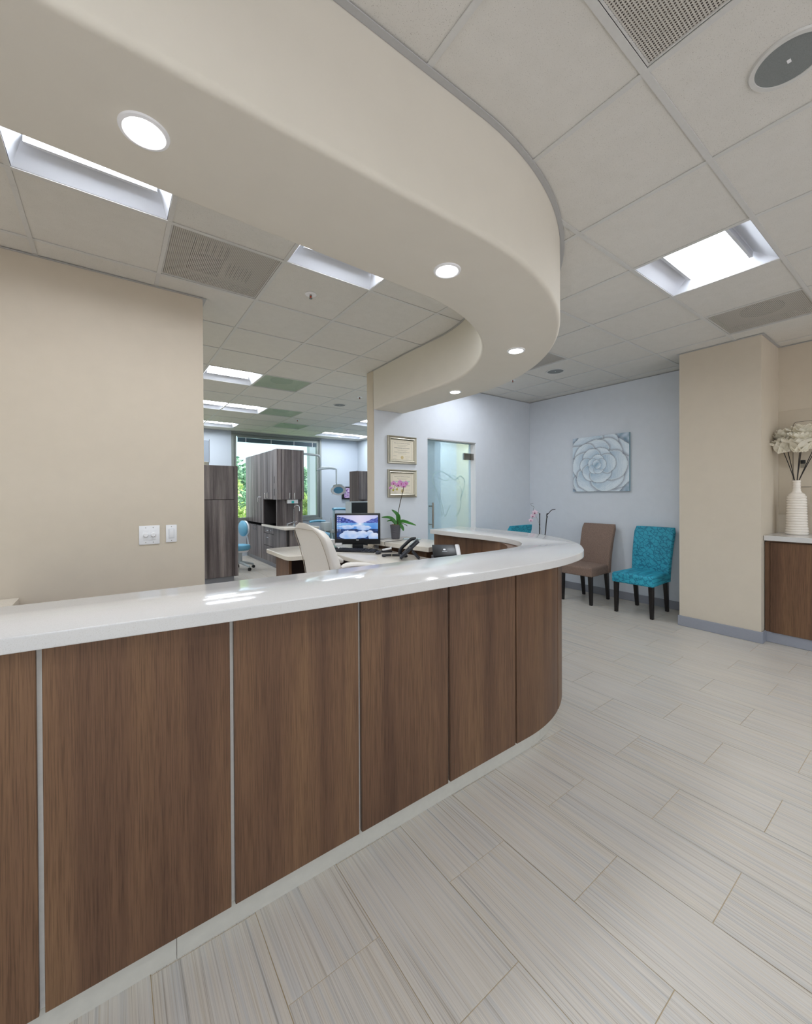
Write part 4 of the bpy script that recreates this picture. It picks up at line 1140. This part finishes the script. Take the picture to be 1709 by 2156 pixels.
# corner orchid on a small table (table hidden behind the counter)
t = thing('side_table', 'small dark table in the waiting corner, hidden behind the counter', 'table', (5.08, 3.62, 0))
MB().cyl((0, 0, 0), .22, .50, .53, 32).build('table_top', 'espresso', t, bevel=.004)
MB().cyl((0, 0, 0), .03, .02, .50, 14).build('post', 'espresso', t)
MB().cyl((0, 0, 0), .15, 0, .02, 28).build('foot', 'espresso', t)
t = thing('corner_orchid', 'sparse pale orchid with dark bare stems in the waiting corner', 'potted plant', (5.08, 3.60, .5305))
MB().lathe([(.01, 0), (.06, 0), (.075, .13), (.068, .13), (.06, .11), (.01, .11)], 28).build('pot', 'vase', t)
def Q(y, z): return (.02, y-3.60, z-.5305)
MB().tube(spline([(0, 0, .11), Q(3.64, .81), Q(3.638, .95), Q(3.637, 1.098)], 5), .007, 8).build('stem', 'twig', t)
MB().tube(spline([(0, -.02, .11), Q(3.545, .81), Q(3.53, .95), Q(3.517, 1.05), Q(3.515, 1.09), Q(3.48, 1.12), Q(3.44, 1.16), Q(3.38, 1.172)], 5), [.007]*24+[.005]*12, 8).build('stem', 'twig', t)
MB().tube(spline([(0, .01, .11), Q(3.62, .85), Q(3.66, .98), Q(3.715, 1.09)], 5), .002, 6).build('stake', 'seam', t)
MB().tube(spline([Q(3.637, 1.098), Q(3.68, 1.12), Q(3.745, 1.075), Q(3.785, 1.0)], 5), .002, 6).build('flower_spray', 'stem', t)
MB().tube(spline([Q(3.74, 1.12), Q(3.75, 1.17), Q(3.735, 1.2), Q(3.78, 1.22), Q(3.79, 1.25), Q(3.75, 1.255)], 5), .0018, 6).build('tendril', 'stem', t)
for z, y in ((1.098, 3.637), (1.06, 3.512), (.94, 3.64), (1.10, 3.513)): MB().ball(Q(y, z), .010, .010, .012, 8, 6).build('node', 'twig', t)
for y, z, s in ((3.707, 1.118, .045), (3.742, 1.065, .042), (3.778, .998, .036)):
    orchid_flower(t, tuple(Vector(Q(y, z))+Vector((-.02, 0, 0))), s, (-.8, -.55, 0), 'palepetal')

# ------------------------------------------------------------------ office chair (faces +X)
ch = thing('office_chair', 'white leather executive office chair behind the counter', 'office chair', (1.55, 3.12, 0), radians(4))
rings = []; seamL = []; seamR = []
NB = 20
for i in range(NB+1):
    v = i/NB; z = .50+.65*v
    x = -.17-.10*v-.05*v*v+.03*sin(pi*v)
    hw = .27-.02*v
    if v > .80: q = (v-.80)/.20; hw *= sqrt(max(.0, 1-(q*.965)**2.8))
    hw = max(hw, .035)
    th = .13-.03*v
    if v > .95: th *= 1-.4*((v-.95)/.05)**2
    R = []
    for k in range(28):
        a = 2*pi*k/28; ca, sa = cos(a), sin(a)
        sx = abs(ca)**.55*(1 if ca > 0 else -1); sy = abs(sa)**.45*(1 if sa > 0 else -1)
        R.append((x+th/2+sx*th/2, sy*hw, z-.02*sx*v))
    rings.append(R)
    if v > .03:
        seamL.append((x+.012, -hw+.035 if hw > .06 else 0, z)); seamR.append((x+.012, hw-.035 if hw > .06 else 0, z))
MB().loft(rings).build('backrest', 'leather', ch, smooth=60)
sl = [(p[0]-.011, p[1], p[2]) for p in seamL[:-1]]; sr = [(p[0]-.011, p[1], p[2]) for p in seamR[:-1]]
MB().tube(sl+sr[::-1], .0028, 6).build('seam_piping', 'seam', ch)
MB().prism([(-.22, -.25), (.26, -.26), (.30, -.2), (.30, .2), (.26, .26), (-.22, .25)], .42, .53, rb=.03, rt=.045, steps=5).build('seat', 'leather', ch, smooth=60)
for s in (-1, 1):
    pth = spline([(-.13, s*.285, .825), (-.07, s*.29, .835), (.05, s*.295, .825), (.16, s*.295, .80), (.23, s*.29, .76)], 6)
    rr_ = [.018+.016*min(1, i/5) for i in range(len(pth)-4)]+[.032, .029, .024, .014]
    a = MB().tube(pth, rr_, 14, .72).build('armrest', 'leather', ch)
    MB().tube(spline([(-.12, s*.285, .735), (-.04, s*.30, .755), (.10, s*.30, .755), (.19, s*.295, .70), (.17, s*.285, .56), (.08, s*.27, .46)], 6), .014, 10).build('arm_frame', 'white', ch)
    MB().box(-.15, -.11, s*.285-.02, s*.285+.02, .715, .765).build('arm_bracket', 'black', ch, bevel=.004)
MB().cyl((0, 0, 0), .03, .12, .42, 18).build('gas_lift', 'black', ch)
for k in range(5):
    a = 2*pi*k/5+.3
    MB().tube([(.02*cos(a), .02*sin(a), .115), (.30*cos(a), .30*sin(a), .075)], [.03, .018], 10).build('base_leg', 'white', ch)
    w = MB().at(.30*cos(a), .30*sin(a), .029, a, pi/2); w.cyl((0, 0, 0), .028, -.022, .022, 16); w.build('caster', 'black', ch)

# ------------------------------------------------------------------ treatment bay
win = struct(MB().box(WX0+.001, WX1-.001, YF+.02, YF+.10, WZ1-.07, WZ1-.001).box(WX0+.001, WX1-.001, YF+.02, YF+.10, WZ0+.001, WZ0+.06).box(WX0+.001, WX0+.06, YF+.02, YF+.10, WZ0+.06, WZ1-.07).box(WX1-.06, WX1-.001, YF+.02, YF+.10, WZ0+.06, WZ1-.07).build('window_1', 'alu', smooth=0))
MB().box(WX0+.055, WX1-.055, YF+.055, YF+.063, WZ0+.055, WZ1-.065).build('window_pane', 'pane', win, smooth=0)
MB().box(WX0-.05, WX1+.05, YF-.02, YF+.018, WZ1-.03, WZ1+.02).build('window_casing', 'alu', win, smooth=0)
MB().box(WX0-.05, WX0-.001, YF-.02, YF-.0005, WZ0, WZ1-.031).build('window_casing', 'alu', win, smooth=0)
MB().box(WX1+.001, WX1+.05, YF-.02, YF-.0005, WZ0, WZ1-.031).build('window_casing', 'alu', win, smooth=0)
MB().box(WX0-.05, WX1+.05, YF-.05, YF+.018, WZ0-.05, WZ0).build('window_sill', 'alu', win, smooth=0)
bl = thing('window_blind', 'raised blue-grey venetian blind bundled at the top of the bay window', 'blind', (3.29, YF, 2.62))
MB().box(-.96, .96, -.016, .016, .105, .14).build('head_rail', 'alu', bl, smooth=0)
for k in range(8): MB().box(-.955, .955, -.024, .012, .012+k*.0112, .0195+k*.0112).build('slat', 'blind', bl, smooth=0)
MB().box(-.955, .955, -.025, .013, .0, .010).build('bottom_rail', 'blind', bl, smooth=0)
for x in (-.78, -.20, .36, .84): MB().box(x-.006, x+.006, -.028, -.0255, .0, .105).build('ladder_tape', 'white', bl, smooth=0)

def handle(par, p0, p1, out, mat='chrome'):
    o = Vector(out)*.03; a, b = Vector(p0), Vector(p1)
    return MB().tube([tuple(a), tuple(a+o*.8), tuple(a+o+(b-a)*.06), tuple(b+o-(b-a)*.06), tuple(b+o*.8), tuple(b)], .0055, 8).build('handle', mat, par)

t = thing('tall_cabinet', 'grey wood tall cabinet just past the cream wall edge', 'cabinet', (1.2, 6.9, 0))
MB().box(-.55, .45, .0, .55, .09, 1.86).build('carcass', 'carcass', t, smooth=0)
for z0, z1 in ((.095, 1.323), (1.331, 1.868)):
    MB().box(-.06, .393, -.02, -.001, z0, z1).build('cabinet_door', 'greywood', t, smooth=0, bevel=.0015, seg=1)
    MB().box(-.53, -.065, -.02, -.001, z0, z1).build('cabinet_door', 'greywood', t, smooth=0, bevel=.0015, seg=1)
MB().box(.399, .455, -.02, .55, .09, 1.868).build('filler_strip', 'greywood', t, smooth=0)
MB().box(-.5, .40, .03, .5, 0, .089).build('toe_kick', 'rubber', t, smooth=0)
t = thing('acrylic_display', 'clear acrylic display with metal foot atop the tall grey cabinet', 'display stand', (1.19, 7.05, 1.869))
MB().box(-.08, .08, -.004, .004, .05, .40).build('acrylic_sheet', 'acrylic', t, smooth=0)
MB().lathe([(.07, 0), (.07, .055), (.06, .06)], 24).build('metal_foot', 'brushedsilver', t)
MB().tube([(.078, 0, .06), (.078, 0, .42)], .004, 6).build('post', 'steel', t)

# island cabinet
IX, IY0, IYF = 2.5, 7.51, 9.66
isl = thing('island_cabinet', 'tall grey wood sink cabinet standing before the bay window', 'cabinet', (IX, IY0, 0))
def ibox(name, mat, x0, x1, y0, y1, z0, z1, b=.0015, par=None):
    return MB().box(x0-IX, x1-IX, y0-IY0, y1-IY0, z0, z1).build(name, mat, par or isl, smooth=0, bevel=b, seg=1)
ibox('tall_body', 'carcass', IX+.02, 3.03, 8.345, IYF, .81, 2.265, 0)
ibox('upper_body', 'carcass', IX+.02, 3.03, IY0+.02, 8.343, 1.31, 2.265, 0)
ibox('base_body', 'carcass', IX+.02, 3.08, 7.07, IYF, .09, .77, 0)
ibox('toe_kick', 'rubber', IX+.05, 3.05, 7.10, IYF, 0, .089, 0)
ibox('toe_strip', 'rubber', IX+.04, IX+.049, 7.11, IYF, 0.001, .11, 0)
# -X face doors
for y0, y1 in ((9.178, IYF), (8.487, 9.162)): ibox('tall_door', 'greywood', IX, IX+.019, y0, y1, .82, 2.26)
ibox('filler_strip', 'greywood', IX, IX+.019, 8.347, 8.472, .82, 2.26)
for y0, y1 in ((8.088, 8.34), (7.770, 8.072)): ibox('upper_door', 'greywood', IX, IX+.019, y0, y1, 1.315, 2.26)
up = ibox('corner_panel', 'greywood', IX, IX+.019, IY0, 7.757, 1.31, 2.265)
for z0, z1 in ((1.62, 1.75), (1.385, 1.515)): ibox('slot', 'black', IX-.002, IX-.0002, 7.635, 7.665, z0, z1, 0, )
for x0, x1 in ((2.522, 2.586), (2.593, 2.776), (2.783, 2.974), (2.981, 3.03)): ibox('upper_front_door', 'greywood', x0, x1, IY0, IY0+.019, 1.311, 2.265)
for y0, y1 in ((9.30, IYF), (8.90, 9.29), (8.50, 8.89)): ibox('lower_door', 'greywood', IX, IX+.019, y0, y1, .095, .76)
ibox('filler_strip', 'greywood', IX, IX+.019, 8.335, 8.49, .095, .765)
ibox('drawer', 'greywood', IX, IX+.019, 7.715, 8.325, .645, .762)
ibox('drawer', 'greywood', IX, IX+.019, 7.715, 8.325, .40, .635)
ibox('drawer', 'greywood', IX, IX+.019, 7.715, 8.325, .095, .39)
ibox('side_panel', 'greywood', IX, IX+.019, 7.05, 7.705, .09, .765)
ibox('base_door', 'greywood', IX+.07, 2.90, 7.05, 7.069, .095, .762); ibox('base_door', 'greywood', 2.91, 3.08, 7.05, 7.069, .095, .762)
ibox('niche_back', 'darkwood', 2.98, 3.03, 7.63, 8.343, .812, 1.309, 0)
ibox('niche_divider', 'greywood', 2.522, 3.03, 7.585, 7.625, .812, 1.309, 0)
ibox('outlet_plate', 'white', 2.965, 2.979, 8.0, 8.13, 1.03, 1.17, 0)
tag(MB().prism([(2.46, 7.03), (2.50, 6.99), (3.11, 6.99), (3.11, 7.583), (2.519, 7.583), (2.519, 8.343), (2.46, 8.343)], .771, .811, rt=.003, rb=.003, steps=2).build('bay_countertop', 'beigequartz', smooth=35, loc=(2.8, 7.3, .771)), 'beige quartz top on the bay sink cabinet', 'countertop')
hx = IX-.0005-IX
for y, z0, z1 in ((8.155, 1.34, 1.44), (7.995, 1.34, 1.44), (8.61, 1.25, 1.36), (8.965, .66, .75), (8.825, .66, .76)):
    handle(isl, (hx, y-IY0, z0), (hx, y-IY0, z1), (-1, 0, 0))
for y0, y1, z in ((7.955, 8.135, .70), (7.955, 8.135, .565), (9.40, 9.5, .70)):
    handle(isl, (hx, y0-IY0, z), (hx, y1-IY0, z), (-1, 0, 0))
for x in (2.735, 2.825): handle(isl, (x-IX, -.0005, 1.33), (x-IX, -.0005, 1.43), (0, -1, 0))
handle(isl, (2.625-IX, 7.0495-IY0, .65), (2.625-IX, 7.0495-IY0, .75), (0, -1, 0))
t = thing('towel_dispenser', 'white paper dispenser with teal tab under the bay cabinet', 'dispenser', (2.81, 7.545, 1.235))
MB().box(-.105, .105, -.02, .035, 0, .072).build('case', 'white', t, bevel=.006)
MB().box(-.025, .025, -.024, -.0205, .005, .05).build('teal_tab', 'teal_dot', t, smooth=0)
t = thing('faucet', 'chrome gooseneck faucet on the bay sink counter', 'faucet', (2.78, 7.40, .8115))
MB().cyl((0, 0, 0), .022, 0, .05, 16).build('base', 'chrome', t)
MB().tube(spline([(0, 0, .04), (0, 0, .2), (0, 0, .33), (.02, -.02, .385), (.055, -.03, .395), (.09, -.04, .36), (.095, -.045, .28)], 7), .010, 10).build('spout', 'chrome', t)
MB().tube([(0, 0, .075), (-.10, -.02, .055), (-.135, -.03, .04)], .009, 8).build('side_arm', 'chrome', t)
MB().cyl((-.135, -.03, 0), .014, 0, .06, 12).build('soap_pump', 'chrome', t)
for s in ((.05, -.02), (.05, .03)): MB().tube([(0, 0, .06), (s[0], s[1], .085)], .006, 8).build('lever', 'chrome', t)
t = thing('sink_basin', 'round steel sink basin set in the bay countertop', 'sink', (2.86, 7.2, .8115))
MB().lathe([(.15, .0), (.165, .004), (.15, .006), (.13, .002), (.02, .001)], 36).build('rim', 'chrome', t)

# dental light
t = thing('dental_light', 'dental operating light on a jointed arm beside the bay window', 'dental light', (3.03, 8.2, 2.20))
def Dp(x, z, y=0): return (x-3.03, y, z-2.20)
MB().tube([Dp(3.032, 2.27), Dp(3.35, 2.268), Dp(3.55, 2.262)]+spline([Dp(3.60, 2.258), Dp(3.655, 2.24), Dp(3.68, 2.18), Dp(3.683, 2.10)], 5)+[Dp(3.683, 1.955)], .024, 12).build('upper_arm', 'enamelgrey', t)
MB().tube(spline([Dp(3.60, 1.935), Dp(3.72, 1.975), Dp(3.88, 1.995), Dp(4.03, 1.985)], 6), [.022]*3+[.034]*10+[.03]*6, 12).build('lower_arm', 'enamelgrey', t)
MB().tube([Dp(4.02, 1.985), Dp(4.065, 1.975), Dp(4.07, 1.93), Dp(4.07, 1.66)], .018, 12).build('drop_arm', 'enamelgrey', t)
MB().tube([Dp(4.07, 1.67), Dp(4.08, 1.58)], .011, 8).build('swivel', 'chrome', t)
hd = MB().at(4.105-3.03, -.02, 1.50-2.20, radians(-25), radians(-42), 0)
hd.lathe([(.17, .0), (.165, .03), (.12, .075), (.05, .10), (.01, .105)], 32); hd.build('reflector_shell', 'chrome', t)
hd = MB().at(4.105-3.03, -.02, 1.50-2.20, radians(-25), radians(-42), 0); hd.lathe([(.105, -.004), (.01, -.010)], 32); hd.build('lamp_glass', 'ltblue', t)
for s in (-1, 1): MB().tube([Dp(4.105+s*.13, 1.50, -.03), Dp(4.105+s*.17, 1.47, -.06), Dp(4.105+s*.175, 1.40, -.07)], .008, 8).build('grip', 'enamelgrey', t)

# dental chair
t = thing('dental_chair', 'light blue dental chair behind the computer', 'dental chair', (3.75, 7.75, 0))
MB().box(-.25, .35, -.25, .25, 0, .06).build('foot_plate', 'enamelgrey', t, bevel=.02)
MB().box(-.12, .18, -.12, .12, .06, .42).build('pedestal', 'enamelgrey', t, bevel=.02)
MB().prism([(-.5, -.24), (.35, -.27), (.35, .27), (-.5, .24)], .42, .60, rb=.03, rt=.06, steps=4).build('seat', 'ltblue', t, smooth=60)
b_ = MB().at(.35, 0, .52, 0, 0, radians(-42)); b_.box(0, .75, -.26, .26, -.05, .08); b_.build('backrest', 'ltblue', t, bevel=.04, seg=4)
MB().tube(spline([(.30, -.28, 1.055), (.15, -.29, 1.10), (-.05, -.29, 1.11), (-.13, -.29, 1.105)], 5), .045, 12, .6).build('armrest', 'ltblue', t)
MB().tube(spline([(.30, -.28, 1.07), (.38, -.25, 1.0), (.36, -.2, .88)], 5), .05, 12).build('arm_bolster', 'ltblue', t)
MB().tube([(-.11, -.29, 1.08), (-.11, -.27, .62)], .022, 10).build('arm_post', 'paleblue', t)
MB().tube(spline([(-.60, -.22, .865), (-.45, -.23, .88), (-.28, -.23, .865)], 5), .034, 12, .7).build('armrest', 'ltblue', t)
MB().tube([(-.35, -.22, .86), (-.30, -.2, .58)], .03, 10).build('arm_post', 'paleblue', t)
t = thing('delivery_unit', 'dental delivery tray holding a row of handpieces behind the chair', 'dental unit', (3.50, 7.2, 0))
MB().box(-.22, .20, -.1, .16, 0, .08).build('foot', 'enamelgrey', t, bevel=.01)
MB().cyl((0, .05, 0), .045, .08, .70, 18).build('column', 'paleblue', t)
MB().box(-.22, -.08, -.08, .14, .70, .87).build('control_head', 'enamelgrey', t, bevel=.02)
MB().box(-.10, .24, -.08, .14, .66, .71).build('tray', 'enamelgrey', t, bevel=.015)
for k in range(5):
    x = -.07+k*.062
    MB().tube([(x, -.06, .67), (x-.012, -.08, .84), (x-.018, -.075, .91), (x-.03, -.09, .955)], [.011, .013, .010, .008], 10).build('handpiece', 'enamelgrey', t)
    MB().tube(spline([(x, -.06, .67), (x+.01, -.12, .48), (x+.02, -.10, .30), (x, 0, .25)], 5), .008, 8).build('hose', 'paleblue', t)

# stool
t = thing('dental_stool', 'light blue wheeled stool beside the grey bay cabinet', 'stool', (1.93, 7.95, 0))
MB().cyl((0, 0, 0), .05, .12, .36, 18).build('gas_lift', 'enamelgrey', t)
MB().lathe([(.05, .36), (.18, .37), (.20, .41), (.19, .46), (.10, .475), (.01, .475)], 32).build('seat', 'ltblue', t, smooth=60)
MB().lathe([(.03, .33), (.16, .335), (.175, .37), (.17, .375)], 28).build('seat_pan', 'white', t)
MB().tube(spline([(.04, .05, .34), (.19, .12, .36), (.19, .14, .55), (.15, .13, .66)], 5), .015, 10).build('back_post', 'white', t)
bk = MB().at(.10, .12, .76, radians(10)); bk.ball((0, 0, 0), .055, .17, .155, 18, 12); bk.build('backrest', 'ltblue', t)
bk = MB().at(.145, .14, .76, radians(10)); bk.ball((0, 0, 0), .05, .16, .15, 18, 12); bk.build('back_shell', 'white', t)
for k in range(5):
    a = 2*pi*k/5+.15
    MB().tube([(.03*cos(a), .03*sin(a), .14), (.27*cos(a), .27*sin(a), .075)], [.03, .018], 10).build('base_leg', 'enamelgrey', t)
    w = MB().at(.27*cos(a), .27*sin(a), .029, a, pi/2); w.cyl((0, 0, 0), .028, -.018, .018, 14); w.build('caster', 'black', t)

t = thing('wall_cabinet', 'grey wood upper cabinet beside the cream wall end in the bay', 'cabinet', (4.2, 6.87, 0))
MB().box(-.34, .5, .0, .33, 0, 1.86).build('carcass', 'greywood', t, smooth=0)
MB().box(-.325, .10, -.019, -.001, 1.30, 1.855).build('cabinet_door', 'greywood', t, smooth=0, bevel=.0015, seg=1)
MB().box(.105, .495, -.019, -.001, 1.30, 1.855).build('cabinet_door', 'greywood', t, smooth=0, bevel=.0015, seg=1)
t = thing('equipment_cabinet', 'black-fronted equipment cabinet with pale edge behind the computer', 'cabinet', (3.9, 6.62, 0))
MB().box(-.315, .4, .0, .20, 0, 1.25).build('carcass', 'black', t, smooth=0)
MB().box(-.33, .415, -.012, .2, 1.251, 1.268).build('top_edge', 'enamelgrey', t, smooth=0)
MB().box(-.33, -.316, -.012, .2, 0, 1.25).build('side_edge', 'enamelgrey', t, smooth=0)
k = MB().lathe([(.012, 0), (.010, .006)], 14).build('lock', 'chrome', t); k.rotation_euler = (pi/2, 0, 0); k.location = (.09, -.0005, 1.20)
def wsp(u, v):
    n = noise.noise(Vector((u*5, v*9, 2)))
    return mixc((.15, .05, .30), (.75, .62, .95), .5+n*1.1)
t = thing('wall_screen', 'small wall monitor showing a purple picture behind the dental light', 'monitor', (5.1, YF, 1.28))
MB().box(-.14, .18, -.05, -.001, 0, .335).build('case', 'black', t, bevel=.004)
cgrid('display', 'wallscreen', wsp, 30, 30, lambda u, v: (-.085+.25*u, -.0505, .035+.27*v), t)

# ------------------------------------------------------------------ outside
struct(MB().box(-25, 25, -25, YMIN-.2, -.3, -.05).build('bounce_ground', 'rubber', smooth=0))  # unseen paving added to bounce sunlight up to the ceiling
struct(MB().box(-30, 40, 10.5, 60, -4.2, -4).build('ground', plain('grass_ground', srgb(120, 140, 80), .9), smooth=0))
struct(MB().box(4.70, 4.92, 11.2, 11.4, -4, 4.5).build('facade_fin', 'concrete', smooth=0))
def tree(x, y, zb, rx, rz_, mat, label, seed, n=6500, s=.11):
    rnd = random.Random(seed)
    t = thing('tree', label, 'tree', (x, y, -4), 0, 'trees outside the bay window')
    MB().tube([(0, 0, 0), (.05, .03, zb+4-rz_*.5), (0, 0, zb+4)], [.16, .12, .05], 8).build('trunk', 'stem', t)
    m = MB()
    cl = [(rnd.gauss(0, .5)*rx, rnd.gauss(0, .5)*rx, rnd.gauss(0, .45)*rz_, rnd.uniform(.25, .5)*rx) for _ in range(26)]
    for i in range(n):
        c = rnd.choice(cl); d = Vector((rnd.gauss(0, 1), rnd.gauss(0, 1), rnd.gauss(0, 1))).normalized()*c[3]*rnd.random()**.4
        p = Vector((c[0], c[1], c[2]+zb+4))+d
        a = Vector((rnd.gauss(0, 1), rnd.gauss(0, 1), rnd.gauss(0, 1))).normalized(); b = a.cross(Vector((rnd.gauss(0, 1), rnd.gauss(0, 1), rnd.gauss(0, 1)))).normalized()
        q = s*rnd.uniform(.6, 1.3)
        m.quad(p-a*q, p+b*q*.5, p+a*q, p-b*q*.5)
    m.build('foliage', mat, t, smooth=0, kind='stuff')
tree(5.6, 23.5, 1.7, 2.2, 2.1, 'folA', 'tall blue-green tree at the left of the bay window', 1)
tree(3.4, 15.0, .1, 1.1, 1.5, 'folB', 'low sunlit yellow-green tree left behind the stool', 2)
tree(9.6, 23.5, 1.2, 1.3, 1.9, 'folA', 'dark green tree right of the island cabinet through the window', 3)
tree(6.3, 15.0, .0, 1.1, 1.5, 'folB', 'bright yellow-green tree right of the faucet through the window', 4)
